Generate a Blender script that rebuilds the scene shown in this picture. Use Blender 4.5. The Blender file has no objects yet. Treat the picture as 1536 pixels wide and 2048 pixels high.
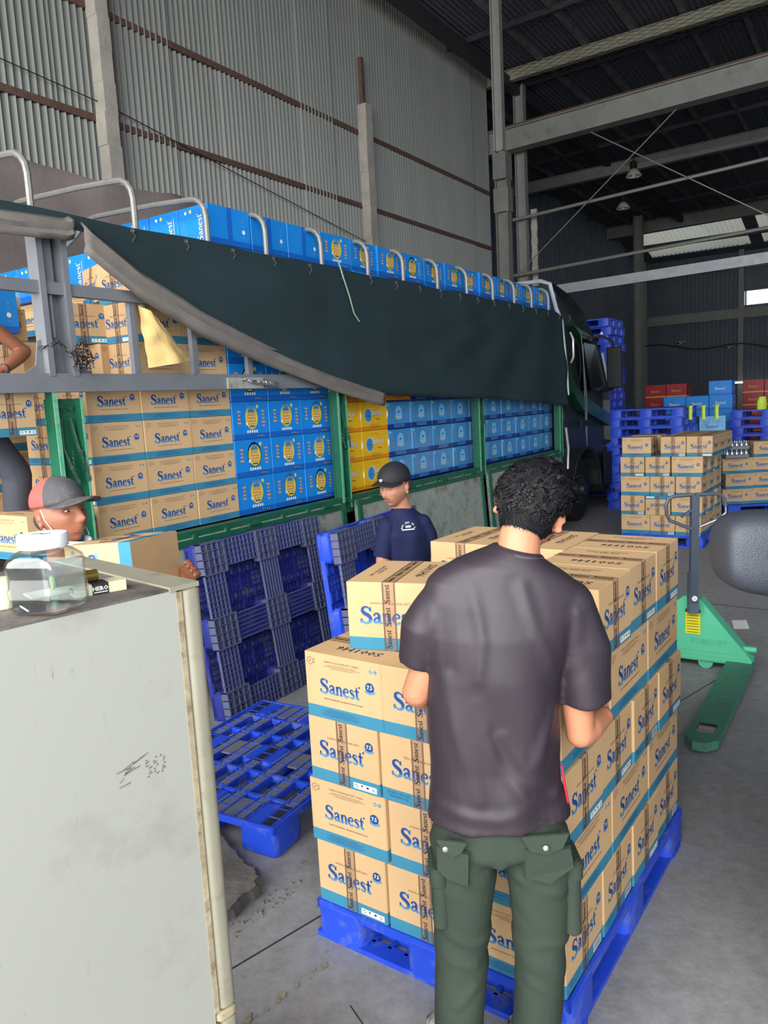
import bpy, math, random
from mathutils import Vector, Matrix, noise
R = math.radians
S = bpy.context.scene
COL = S.collection
rnd = random.Random(7)

# ---------------------------------------------------------------- camera
F, PITCH, ROLL, EYE = 1538.34, 0.1384, -0.0536, 1.9633
cf = Vector((0, math.cos(PITCH), -math.sin(PITCH)))
cr0 = Vector((1, 0, 0)); cu0 = cr0.cross(cf)
cr = math.cos(ROLL) * cr0 + math.sin(ROLL) * cu0
cu = -math.sin(ROLL) * cr0 + math.cos(ROLL) * cu0
cam_d = bpy.data.cameras.new('camera'); cam = bpy.data.objects.new('camera', cam_d); COL.objects.link(cam)
cam_d.sensor_fit = 'VERTICAL'; cam_d.sensor_height = 36.0; cam_d.lens = F / 2048 * 36
cam_d.clip_start = 0.05; cam_d.clip_end = 300
Mc = Matrix((cr, cu, -cf)).transposed().to_4x4(); Mc.translation = Vector((0, 0, EYE))
cam.matrix_world = Mc
S.camera = cam
# ---------------------------------------------------------------- light
S.view_settings.view_transform = 'Standard'; S.view_settings.look = 'None'
S.view_settings.exposure = 0.0; S.view_settings.gamma = 1.0; S.view_settings.use_curve_mapping = False
W = bpy.data.worlds.new('sky'); S.world = W; W.use_nodes = True
bg = W.node_tree.nodes['Background']; bg.inputs[0].default_value = (0.70, 0.83, 1.0, 1); bg.inputs[1].default_value = 2.2
TA = 0.5778
T = Vector((math.sin(TA), math.cos(TA), 0)); N = Vector((math.cos(TA), -math.sin(TA), 0))
P0 = Vector((-1.67725, 4.45282, 0)); TRZ = math.pi / 2 - TA
def tw(t, n, z=0.0): return P0 + T * t + N * n + Vector((0, 0, z))
def area(name, loc, target, sx, sy, power, col):
    l = bpy.data.lights.new(name, 'AREA'); l.shape = 'RECTANGLE'; l.size = sx; l.size_y = sy; l.energy = power; l.color = col
    o = bpy.data.objects.new(name, l); COL.objects.link(o); o.location = loc
    o.rotation_euler = (Vector(target) - Vector(loc)).to_track_quat('-Z', 'Y').to_euler(); return o
# daylight coming in through the open end of the hall behind the camera
area('daylight_door', tw(-7.2, 3.0, 4.2), tw(6, 2.0, 0.9), 14, 7.0, 2300, (1.0, 0.97, 0.92))
# ---------------------------------------------------------------- materials
def lin(c):
    return tuple(((v / 255) / 12.92 if v / 255 <= .04045 else ((v / 255 + .055) / 1.055) ** 2.4) for v in c)
_m = {}
def mat(name, rgb, rough=.6, metal=0., var=.12, scale=8., bump=0., bscale=60., spec=.5, dirt=None, dirt_amt=.5, dscale=3., alpha=None, coat=0.):
    if name in _m: return _m[name]
    m = bpy.data.materials.new(name); m.use_nodes = True; nt = m.node_tree; b = nt.nodes['Principled BSDF']
    c = lin(rgb)
    b.inputs['Roughness'].default_value = rough; b.inputs['Metallic'].default_value = metal
    b.inputs['Specular IOR Level'].default_value = spec
    b.inputs['Coat Weight'].default_value = coat
    tc = nt.nodes.new('ShaderNodeTexCoord')
    nz = nt.nodes.new('ShaderNodeTexNoise'); nz.inputs['Scale'].default_value = scale; nz.inputs['Detail'].default_value = 5
    nt.links.new(tc.outputs['Object'], nz.inputs['Vector'])
    cr_ = nt.nodes.new('ShaderNodeValToRGB'); e = cr_.color_ramp.elements
    e[0].position = .3; e[1].position = .7
    e[0].color = tuple(x * (1 - var) for x in c) + (1,); e[1].color = tuple(min(1, x * (1 + var)) for x in c) + (1,)
    nt.links.new(nz.outputs['Fac'], cr_.inputs[0]); out = cr_.outputs[0]
    if dirt:
        n2 = nt.nodes.new('ShaderNodeTexNoise'); n2.inputs['Scale'].default_value = dscale; n2.inputs['Detail'].default_value = 8; n2.inputs['Roughness'].default_value = .7
        nt.links.new(tc.outputs['Object'], n2.inputs['Vector'])
        r2 = nt.nodes.new('ShaderNodeValToRGB'); r2.color_ramp.elements[0].position = .62 - .3 * dirt_amt; r2.color_ramp.elements[1].position = .78 - .2 * dirt_amt
        nt.links.new(n2.outputs['Fac'], r2.inputs[0])
        mx = nt.nodes.new('ShaderNodeMix'); mx.data_type = 'RGBA'
        nt.links.new(r2.outputs[0], mx.inputs[0]); nt.links.new(out, mx.inputs[6]); mx.inputs[7].default_value = lin(dirt) + (1,)
        out = mx.outputs[2]
    nt.links.new(out, b.inputs['Base Color'])
    if bump:
        n3 = nt.nodes.new('ShaderNodeTexNoise'); n3.inputs['Scale'].default_value = bscale; n3.inputs['Detail'].default_value = 4
        nt.links.new(tc.outputs['Object'], n3.inputs['Vector'])
        bp = nt.nodes.new('ShaderNodeBump'); bp.inputs['Strength'].default_value = bump; bp.inputs['Distance'].default_value = .01
        nt.links.new(n3.outputs['Fac'], bp.inputs['Height']); nt.links.new(bp.outputs[0], b.inputs['Normal'])
    if alpha is not None: b.inputs['Alpha'].default_value = alpha
    _m[name] = m; return m
def emit(name, rgb, s):
    m = bpy.data.materials.new(name); m.use_nodes = True; b = m.node_tree.nodes['Principled BSDF']
    b.inputs['Base Color'].default_value = (0, 0, 0, 1); b.inputs['Emission Color'].default_value = lin(rgb) + (1,); b.inputs['Emission Strength'].default_value = s
    return m
def glass(name, rgb=(250, 252, 252), rough=.03, ior=1.3):
    m = bpy.data.materials.new(name); m.use_nodes = True; b = m.node_tree.nodes['Principled BSDF']
    b.inputs['Base Color'].default_value = lin(rgb) + (1,); b.inputs['Roughness'].default_value = rough
    b.inputs['Transmission Weight'].default_value = 1; b.inputs['IOR'].default_value = ior; return m

CARD = mat('cardboard', (208, 172, 128), .85, var=.06, scale=3, bump=.08, bscale=120, spec=.15)
CARDIN = mat('cardboard_edge', (180, 140, 98), .9, var=.1)
BAND = mat('blue_band_ink', (62, 132, 160), .7, var=.05, spec=.2)
NAVY = mat('navy_ink', (30, 66, 128), .6, var=.05)
def gradient_ink():
    m = mat('logo_ink', (30, 66, 128), .6); nt = m.node_tree; b = nt.nodes['Principled BSDF']
    tc = nt.nodes.new('ShaderNodeTexCoord'); sp = nt.nodes.new('ShaderNodeSeparateXYZ'); nt.links.new(tc.outputs['Object'], sp.inputs[0])
    r = nt.nodes.new('ShaderNodeValToRGB'); r.color_ramp.elements[0].position = .096; r.color_ramp.elements[0].color = lin((84, 142, 186)) + (1,)
    r.color_ramp.elements[1].position = .112; r.color_ramp.elements[1].color = lin((32, 66, 130)) + (1,)
    nt.links.new(sp.outputs[2], r.inputs[0]); nt.links.new(r.outputs[0], b.inputs['Base Color']); return m
LOGO = gradient_ink()
SKYINK = mat('pale_blue_ink', (92, 146, 180), .6, var=.05)
BROWNINK = mat('brown_ink', (105, 78, 70), .7, var=.1)
BLACKINK = mat('black_ink', (38, 34, 40), .6, var=.1)
WHITE = mat('white_print', (232, 232, 226), .6, var=.03)
TAPE = mat('printed_clear_tape', (150, 116, 96), .25, var=.2, scale=40, spec=.6, alpha=.28)
BLUEA = mat('azure_carton', (22, 134, 220), .45, var=.05, scale=3, spec=.4)
BLUEA2 = mat('azure_carton_dark', (18, 98, 190), .45, var=.05)
BLUEB = mat('sky_blue_carton', (62, 146, 208), .35, var=.1, scale=5, coat=.4)
BLUEB2 = mat('sky_carton_navy_band', (18, 58, 136), .35, var=.05, coat=.3)
BLUEB3 = mat('sky_carton_light', (120, 190, 232), .4, var=.05)
YEL = mat('yellow_carton', (242, 188, 20), .45, var=.06, coat=.2)
YEL2 = mat('orange_carton', (226, 140, 14), .45, var=.06, coat=.2)
BADGE = mat('yellow_badge_print', (226, 204, 60), .5, var=.05)
CREAM = mat('cream_print', (226, 218, 176), .5, var=.05)
ORANGE = mat('orange_label_print', (196, 116, 78), .5, var=.05)
RED = mat('red_carton', (150, 26, 34), .45, var=.08)
GOLD = mat('gold_print', (196, 150, 70), .45, var=.05)
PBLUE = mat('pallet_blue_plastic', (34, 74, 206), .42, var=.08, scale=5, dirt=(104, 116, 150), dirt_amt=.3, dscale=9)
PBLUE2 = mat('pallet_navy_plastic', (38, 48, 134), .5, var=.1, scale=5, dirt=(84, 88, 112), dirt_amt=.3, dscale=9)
PDUST = mat('pallet_dusty_deck', (78, 92, 140), .7, var=.15, scale=9, dirt=(104, 104, 108), dirt_amt=.9, dscale=6)
PRIB = mat('dusty_rib_edges', (86, 92, 122), .7, var=.12, scale=20)
GALV = mat('galvanised_tube', (132, 130, 124), .45, .3, var=.1, scale=30)
GREY = mat('grey_painted_steel', (118, 121, 126), .5, .1, var=.08, scale=6, dirt=(96, 82, 74), dirt_amt=.08, dscale=12)
GREEN = mat('green_painted_steel', (22, 92, 66), .45, var=.15, scale=6, dirt=(60, 76, 62), dirt_amt=.25, dscale=8)
GREENL = mat('worn_green_edge', (86, 168, 128), .6, var=.2, scale=30, dirt=(150, 165, 150), dirt_amt=.4, dscale=25)
BOARD = mat('weathered_side_board', (150, 156, 146), .7, var=.1, scale=4, dirt=(104, 96, 78), dirt_amt=.42, dscale=7, bump=.2, bscale=20)
BLACKR = mat('black_rubber', (22, 23, 25), .75, var=.15)
DARK = mat('dark_underframe', (20, 22, 24), .7, var=.2)
CHROME = mat('dull_chrome', (190, 190, 186), .3, .9, var=.08)
TARP = mat('dark_green_canvas', (40, 56, 60), .85, var=.12, scale=2.5, bump=.15, bscale=200, spec=.2)
TARPG = mat('grey_canvas_hem', (120, 114, 108), .85, var=.12, scale=6, bump=.2, bscale=90, spec=.2)
CANVAS = mat('grey_brown_canvas', (122, 112, 108), .9, var=.12, scale=3, bump=.25, bscale=30, spec=.1)
# ---------------------------------------------------------------- mesh builder
class MB:
    def __init__(s): s.v = []; s.f = []; s.m = []; s.M = Matrix()
    def add(s, vs, fs, mi=0):
        b = len(s.v); M = s.M
        s.v += [tuple(M @ Vector(p)) for p in vs]; s.f += [tuple(b + i for i in f) for f in fs]
        s.m += ([mi] * len(fs) if isinstance(mi, int) else mi)
    def box(s, c, d, mi=0, R_=None):
        x, y, z = d[0] / 2, d[1] / 2, d[2] / 2
        vs = [Vector((i * x, j * y, k * z)) for k in (-1, 1) for j in (-1, 1) for i in (-1, 1)]
        if R_: vs = [R_ @ p for p in vs]
        s.add([p + Vector(c) for p in vs], [(0, 2, 3, 1), (4, 5, 7, 6), (0, 1, 5, 4), (2, 6, 7, 3), (0, 4, 6, 2), (1, 3, 7, 5)], mi)
    def cbox(s, c, d, r, mi=0, seg=3):           # rounded vertical edges, bevelled rims
        x, y, z = d[0] / 2, d[1] / 2, d[2] / 2; pts = []
        for k, (sx, sy) in enumerate(((1, 1), (-1, 1), (-1, -1), (1, -1))):
            for q in range(seg + 1):
                a = (k + q / seg) * math.pi / 2; pts.append((sx * (x - r) + r * math.cos(a), sy * (y - r) + r * math.sin(a)))
        b = min(r * .4, z * .5); prof = [(-z, b), (-z + b, 0), (z - b, 0), (z, b)]; n = len(pts); vs = []; fs = []
        for (zz, ins) in prof:
            for px, py in pts: vs.append((c[0] + px * (1 - ins / x), c[1] + py * (1 - ins / y), c[2] + zz))
        for i in range(3):
            for j in range(n): fs.append((i * n + j, i * n + (j + 1) % n, (i + 1) * n + (j + 1) % n, (i + 1) * n + j))
        fs.append(tuple(range(n))[::-1]); fs.append(tuple(3 * n + j for j in range(n)))
        s.add(vs, fs, mi)
    def bar(s, a, b, w, h, mi=0, up=(0, 0, 1)):
        a = Vector(a); b = Vector(b); d = (b - a); L = d.length; d.normalize(); u = Vector(up)
        sd = d.cross(u)
        if sd.length < 1e-4: sd = d.cross(Vector((1, 0, 0)))
        sd.normalize(); u = sd.cross(d)
        vs = [p + sd * i * w / 2 + u * j * h / 2 for p in (a, b) for j in (-1, 1) for i in (-1, 1)]
        s.add(vs, [(0, 1, 3, 2), (4, 6, 7, 5), (0, 4, 5, 1), (2, 3, 7, 6), (0, 2, 6, 4), (1, 5, 7, 3)], mi)
    def tube(s, pts, r, seg=8, mi=0, caps=True):
        pts = [Vector(p) for p in pts]; n = len(pts); vs = []; fs = []; prev = None
        for i, p in enumerate(pts):
            d = (pts[min(i + 1, n - 1)] - pts[max(i - 1, 0)]).normalized()
            if prev is None: a = d.orthogonal().normalized()
            else: a = (prev - d * prev.dot(d)).normalized()
            prev = a; b = d.cross(a); rr = r[i] if isinstance(r, (list, tuple)) else r
            for q in range(seg):
                t = 2 * math.pi * q / seg; vs.append(p + a * math.cos(t) * rr + b * math.sin(t) * rr)
        for i in range(n - 1):
            for q in range(seg): fs.append((i * seg + q, i * seg + (q + 1) % seg, (i + 1) * seg + (q + 1) % seg, (i + 1) * seg + q))
        if caps: fs.append(tuple(range(seg))[::-1]); fs.append(tuple((n - 1) * seg + q for q in range(seg)))
        s.add(vs, fs, mi)
    def lathe(s, prof, seg=24, mi=0, M=None):      # prof (r,z)
        vs = []; fs = []; n = len(prof)
        for r, z in prof:
            for q in range(seg):
                a = 2 * math.pi * q / seg; p = Vector((r * math.cos(a), r * math.sin(a), z)); vs.append(M @ p if M else p)
        for i in range(n - 1):
            for q in range(seg): fs.append((i * seg + q, i * seg + (q + 1) % seg, (i + 1) * seg + (q + 1) % seg, (i + 1) * seg + q))
        fs.append(tuple(range(seg))[::-1]); fs.append(tuple((n - 1) * seg + q for q in range(seg)))
        s.add(vs, fs, mi)
    def ell(s, c, r, mi=0, a=16, b=10, Mx=None):
        vs = []; fs = []; c = Vector(c)
        for i in range(b + 1):
            ph = math.pi * i / b
            for j in range(a):
                th = 2 * math.pi * j / a; p = Vector((r[0] * math.sin(ph) * math.cos(th), r[1] * math.sin(ph) * math.sin(th), r[2] * math.cos(ph)))
                vs.append(c + (Mx @ p if Mx else p))
        for i in range(b):
            for j in range(a): fs.append((i * a + j, (i + 1) * a + j, (i + 1) * a + (j + 1) % a, i * a + (j + 1) % a))
        s.add(vs, fs, mi)
    def cap(s, p0, p1, r0, r1, seg=20):
        p0 = Vector(p0); p1 = Vector(p1); d = (p1 - p0).normalized(); pts = []; rs = []
        for q in (-1, -.87, -.5): pts.append(p0 + d * q * r0); rs.append(max(.0008, r0 * math.sqrt(1 - q * q)))
        pts += [p0, p1]; rs += [r0, r1]
        for q in (.5, .87, 1): pts.append(p1 + d * q * r1); rs.append(max(.0008, r1 * math.sqrt(1 - q * q)))
        s.tube(pts, rs, seg)
    def loft(s, rings, seg=28, mi=0, pw=2.0):      # rings: (centre, ux, uy, rx, ry)
        vs = []; fs = []; n = len(rings)
        for c, ux, uy, rx, ry in rings:
            c = Vector(c); ux = Vector(ux).normalized(); uy = Vector(uy).normalized()
            for q in range(seg):
                a = 2 * math.pi * q / seg; ca, sa = math.cos(a), math.sin(a)
                k = (abs(ca) ** pw + abs(sa) ** pw) ** (-1 / pw)
                vs.append(c + ux * rx * ca * k + uy * ry * sa * k)
        for i in range(n - 1):
            for q in range(seg): fs.append((i * seg + q, i * seg + (q + 1) % seg, (i + 1) * seg + (q + 1) % seg, (i + 1) * seg + q))
        fs.append(tuple(range(seg))[::-1]); fs.append(tuple((n - 1) * seg + q for q in range(seg)))
        s.add(vs, fs, mi)
    def poly(s, pts, mi=0): s.add([(p[0], p[1], p[2] if len(p) > 2 else 0) for p in pts], [tuple(range(len(pts)))], mi)
    def disc(s, c, r, mi=0, seg=16, ry=None, z=0.):
        s.poly([(c[0] + r * math.cos(2 * math.pi * q / seg), c[1] + (ry or r) * math.sin(2 * math.pi * q / seg), z) for q in range(seg)], mi)
    def rect(s, x0, y0, x1, y1, mi=0, z=0.): s.poly([(x0, y0, z), (x1, y0, z), (x1, y1, z), (x0, y1, z)], mi)
    def stroke(s, pts, ws, mi=0, z=0., sub=3):
        P = []; Wd = []; n = len(pts)
        for i in range(n - 1):                       # catmull-rom
            p0, p1, p2, p3 = [Vector(pts[max(0, min(n - 1, k))]) for k in (i - 1, i, i + 1, i + 2)]
            for q in range(sub):
                t = q / sub; P.append(.5 * ((2 * p1) + (p2 - p0) * t + (2 * p0 - 5 * p1 + 4 * p2 - p3) * t * t + (3 * p1 - p0 - 3 * p2 + p3) * t ** 3)); Wd.append(ws[i] * (1 - t) + ws[i + 1] * t)
        P.append(Vector(pts[-1])); Wd.append(ws[-1]); vs = []; fs = []
        for i, p in enumerate(P):
            d = (P[min(i + 1, len(P) - 1)] - P[max(0, i - 1)]).normalized(); nn = Vector((-d.y, d.x)) * Wd[i] / 2
            vs += [(p.x + nn.x, p.y + nn.y, z), (p.x - nn.x, p.y - nn.y, z)]
        for i in range(len(P) - 1): fs.append((2 * i, 2 * i + 1, 2 * i + 3, 2 * i + 2))
        s.add(vs, fs, mi)
    def prism(s, pts, z0, z1, mi=0):
        n = len(pts); vs = [(x, y, z0) for x, y in pts] + [(x, y, z1) for x, y in pts]
        s.add(vs, [tuple(range(n))[::-1], tuple(n + i for i in range(n))] + [(i, (i + 1) % n, n + (i + 1) % n, n + i) for i in range(n)], mi)
    def mesh(s, name, mats, smooth=False):
        me = bpy.data.meshes.new(name); me.from_pydata(s.v, [], s.f)
        for m_ in mats: me.materials.append(m_)
        me.polygons.foreach_set('material_index', s.m)
        if smooth:
            me.polygons.foreach_set('use_smooth', [True] * len(s.f)); me.set_sharp_from_angle(angle=R(40))
        me.update(); return me
    def build(s, name, mats, parent=None, smooth=False, loc=(0, 0, 0), rz=0., kind=None):
        return link(name, s.mesh(name, mats if isinstance(mats, (list, tuple)) else [mats], smooth), parent, loc, rz, kind)
def link(name, me, parent=None, loc=(0, 0, 0), rz=0., kind=None, rot=None):
    o = bpy.data.objects.new(name, me); COL.objects.link(o); o.location = loc
    o.rotation_euler = rot if rot else (0, 0, rz)
    if parent: o.parent = parent
    if kind: o['kind'] = kind
    return o
def tag(o, label=None, cat=None, group=None, kind=None):
    if label: o['label'] = label
    if cat: o['category'] = cat
    if group: o['group'] = group
    if kind: o['kind'] = kind
    return o
def thing(name, label, cat, loc=(0, 0, 0), rz=0., group=None):
    o = bpy.data.objects.new(name, None); COL.objects.link(o); o.location = loc; o.rotation_euler = (0, 0, rz); o.empty_display_size = .1
    return tag(o, label, cat, group)
def struct(name, mb, mats, **k):
    return mb.build(name, mats, kind='structure', **k)
ORD = ['lowest', 'second', 'third', 'fourth', 'fifth', 'sixth', 'seventh', 'eighth', 'ninth', 'tenth', 'eleventh', 'twelfth', 'thirteenth', 'fourteenth', 'fifteenth', 'sixteenth', 'seventeenth', 'eighteenth', 'nineteenth', 'twentieth', 'twenty-first', 'twenty-second']
ORF = ['first'] + ORD[1:]
# ---------------------------------------------------------------- lettering
_tx = {}
def text(mb, s, x, y, h, mi, z=.0006, align='CENTER', bold=0., sx=1., M=None, res=1):
    k = (s, res, bold)
    if k not in _tx:
        c = bpy.data.curves.new('t', 'FONT'); c.body = s; c.size = 1; c.resolution_u = res; c.offset = bold
        o = bpy.data.objects.new('t', c); me = bpy.data.meshes.new_from_object(o)
        vs = [v.co.copy() for v in me.vertices]; fs = [tuple(p.vertices) for p in me.polygons]
        bpy.data.objects.remove(o); bpy.data.meshes.remove(me); _tx[k] = (vs, fs)
    vs, fs = _tx[k]
    if not vs: return
    x0 = min(v.x for v in vs); x1 = max(v.x for v in vs); w = x1 - x0; k_ = h / .72
    off = -x0 if align == 'LEFT' else (-(x0 + x1) / 2)
    pts = [Vector(((v.x + off) * k_ * sx, v.y * k_, 0)) for v in vs]
    if M: pts = [M @ p for p in pts]
    mb.add([(p.x + x, p.y + y, z) for p in pts], fs, mi)
G = {  # glyph strokes of the serif logo: (x positions, list of (points, widths)), x-height = 1
 'S': (1.25, [([(1.02, 1.18), (.95, 1.45), (.62, 1.62), (.28, 1.5), (.2, 1.2), (.42, .95), (.75, .78), (1.02, .5), (.95, .14), (.58, -.04), (.2, .1), (.06, .4)], [.04, .07, .12, .2, .3, .34, .34, .32, .24, .13, .09, .04]), ([(1.02, 1.2), (1.08, 1.62)], [.12, .03]), ([(.06, .38), (-.02, -.05)], [.14, .03])]),
 'a': (.98, [([(.16, .72), (.3, .96), (.55, .98), (.7, .78), (.7, .4), (.76, .06), (.98, .04)], [.16, .1, .14, .22, .22, .18, .05]), ([(.66, .58), (.36, .48), (.18, .24), (.34, .04), (.66, .2)], [.08, .14, .2, .14, .06])]),
 'n': (1.08, [([(.08, .92), (.26, .94)], [.05, .1]), ([(.26, .98), (.26, 0)], [.22, .22]), ([(.06, .03), (.48, .03)], [.07, .07]), ([(.3, .72), (.5, .96), (.74, .9), (.82, .6), (.82, 0)], [.06, .12, .18, .22, .22]), ([(.64, .03), (1.04, .03)], [.07, .07])]),
 'e': (.92, [([(.2, .55), (.76, .58)], [.07, .07]), ([(.78, .58), (.7, .88), (.45, .98), (.2, .76), (.14, .42), (.34, .08), (.62, .02), (.84, .2)], [.12, .14, .09, .16, .22, .2, .12, .04])]),
 's': (.78, [([(.62, .72), (.52, .95), (.3, .95), (.18, .75), (.36, .56), (.6, .4), (.62, .14), (.38, .0), (.12, .16)], [.05, .07, .12, .18, .22, .22, .16, .1, .06])]),
 't': (.72, [([(.32, 1.38), (.32, .3), (.4, .05), (.68, .12)], [.12, .22, .18, .04]), ([(.02, .93), (.66, .93)], [.08, .08])]),
}
def wordmark(mb, x, y, w, mi, halo=None, z=.0008, word='Sanest', dot=True, arch=0., extra=.035):
    tot = sum(G[c][0] for c in word) + (.2 if dot else 0); k = w / tot; X = 0
    def P(px, py): return (x - w / 2 + px * k, y + py * k + arch * math.sin(math.pi * px / tot))
    for c in word:
        adv, strokes = G[c]
        for pts, ws in strokes:
            pp = [P(X + a, b) for a, b in pts]
            if halo is not None: mb.stroke([(a + .025 * k, b - .045 * k) for a, b in pp], [(q + .13) * k for q in ws], halo, z - .0003, 2)
            mb.stroke(pp, [(q + extra) * k for q in ws], mi, z, 3)
        X += adv
    if dot:
        px, py = P(X + .02, 1.42); mb.disc((px, py), .13 * k, mi, 8, z=z)
# face frames of an upright box of length L, depth Sd, height h (origin bottom centre)
def ff(L, Sd, h, face):
    if face == 'front': return Matrix(((1, 0, 0, 0), (0, 0, -1, -Sd / 2), (0, 1, 0, 0), (0, 0, 0, 1)))
    if face == 'back': return Matrix(((-1, 0, 0, 0), (0, 0, 1, Sd / 2), (0, 1, 0, 0), (0, 0, 0, 1)))
    if face == 'right': return Matrix(((0, 0, 1, L / 2), (1, 0, 0, 0), (0, 1, 0, 0), (0, 0, 0, 1)))
    if face == 'left': return Matrix(((0, 0, -1, -L / 2), (-1, 0, 0, 0), (0, 1, 0, 0), (0, 0, 0, 1)))
    if face == 'top': return Matrix(((1, 0, 0, 0), (0, 1, 0, 0), (0, 0, 1, h), (0, 0, 0, 1)))
def body(mb, L, Sd, h, band, m0=0, m1=1, top=0):
    r = .004; x, y = L / 2, Sd / 2
    o = [(x - r, -y), (x, -y + r), (x, y - r), (x - r, y), (-x + r, y), (-x, y - r), (-x, -y + r), (-x + r, -y)]
    n = 8; vs = []; fs = []; ms = []
    for z in (0, band, h - .002, h): 
        k = .0018 if z == h else 0
        vs += [(a * (1 - k / x), b * (1 - k / y), z) for a, b in o]
    for i in range(3):
        for j in range(n): fs.append((i * n + j, i * n + (j + 1) % n, (i + 1) * n + (j + 1) % n, (i + 1) * n + j)); ms.append(m1 if i == 0 else m0)
    fs.append(tuple(range(n))[::-1]); ms.append(m0); fs.append(tuple(3 * n + j for j in range(n))); ms.append(top)
    mb.add(vs, fs, ms)
_bx = {}
BM = [CARD, BAND, LOGO, SKYINK, BROWNINK, BLACKINK, WHITE, NAVY]
def seal(mb, x, y, r):      # round seven-and-a-half percent stamp with ribbon
    mb.disc((x, y), r, 7, 14, z=.0005); text(mb, '7.5', x, y - r * .28, r * .75, 6, z=.0009, bold=.02)
    mb.poly([(x - r * 1.15, y - r * .55, .0007), (x, y - r * .85, .0007), (x + r * 1.15, y - r * .5, .0007), (x + r * 1.2, y - r * .95, .0007), (x, y - r * 1.3, .0007), (x - r * 1.1, y - r, .0007)], 3)
def icons(mb, x, y, s, n=4):
    mb.rect(x, y, x + n * s * 1.15, y + s, 6, z=.0004)
    for i in range(n):
        cx = x + s * (.6 + i * 1.12); cy = y + s * .5
        if i == 0: mb.stroke([(cx - .3 * s, cy), (cx, cy + .3 * s), (cx + .3 * s, cy), (cx, cy - .3 * s)], [.1 * s] * 4, 5, .0008, 2)
        elif i == 1: mb.poly([(cx - .3 * s, cy + .3 * s, .0008), (cx, cy - .05 * s, .0008), (cx + .3 * s, cy + .3 * s, .0008)], 5); mb.rect(cx - .03 * s, cy - .35 * s, cx + .03 * s, cy, 5, .0008)
        elif i == 2: mb.disc((cx, cy + .1 * s), .28 * s, 5, 8, .18 * s, .0008); mb.rect(cx - .03 * s, cy - .35 * s, cx + .03 * s, cy, 5, .0008)
        else:
            for q in (-.15, .15): mb.rect(cx + (q - .05) * s, cy - .3 * s, cx + (q + .05) * s, cy + .3 * s, 5, .0008)
def long_print(mb, L, h):
    k = L / .40
    wordmark(mb, -.012 * k, .098, .215 * k, 2, 3)
    seal(mb, .142 * k, .148, .019)
    text(mb, 'KHANH HOA SALANGANES NEST COMPANY', 0, h - .030, .0075, 4, sx=.86 * k)
    for i, w in enumerate((.15, .19, .12)): mb.rect(-w / 2 * k, h - .038 - i * .0055, w / 2 * k, h - .0365 - i * .0055, 4, z=.0005)
    text(mb, 'KHANH HOA SALANGANES NEST - SALANGANES NEST FROM NATURAL ISLAND', 0, .073, .0052, 4, sx=.78 * k, bold=.02)
    mb.stroke([(-.168 * k + .014 * math.cos(a * .8), h - .032 + .014 * math.sin(a * .8)) for a in range(9)], [.002] * 9, 4, .0006, 1)
    mb.stroke([(-.172 * k, h - .036), (-.164 * k, h - .027)], [.003, .003], 4, .0006, 1)
    mb.rect(-.148 * k, h - .027, -.143 * k, h - .022, 4, .0006); mb.disc((-.145 * k, h - .036), .003, 4, 6, z=.0006)
    mb.disc((.150 * k, h - .032), .009, 3, 4, z=.0006); mb.disc((.150 * k, h - .032), .004, 0, 4, z=.0009); mb.disc((.173 * k, h - .032), .007, 3, 10, z=.0006)
    for i, w in enumerate((.14, .2, .17, .21, .19)): mb.rect((-.02 - w / 2) * k, .034 - i * .0055, (-.02 + w / 2) * k, .0355 - i * .0055, 7, z=.0005)
def short_print(mb, Sd, h, var):
    k = Sd / .31
    wordmark(mb, -.004, .098, .205 * k, 2, 3)
    seal(mb, .118 * k, .172, .018)
    text(mb, 'YẾN SÀO KHÁNH HÒA' if var else 'KHANH HOA SALANGANES NEST', .004, .165, .0085 if var else .0075, 4, sx=.92 * k if not var else k)
    if var:
        text(mb, 'SỐ LƯỢNG: 30 HỘP x 6 LON', -.085 * k, .029, .0065, 7, sx=.8 * k, bold=.01); text(mb, 'TRỌNG LƯỢNG: 13,5 kg', -.085 * k, .017, .0065, 7, sx=.8 * k, bold=.01)
        for i in range(9): mb.rect(.075 + i * .0065, .01, .075 + i * .0065 + (.003 if i % 3 else .0045), .034, 4, .0006)
        mb.rect(.07, .006, .137, .037, 6, .0003)
    else: icons(mb, .04 * k, .007, .022)
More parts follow.
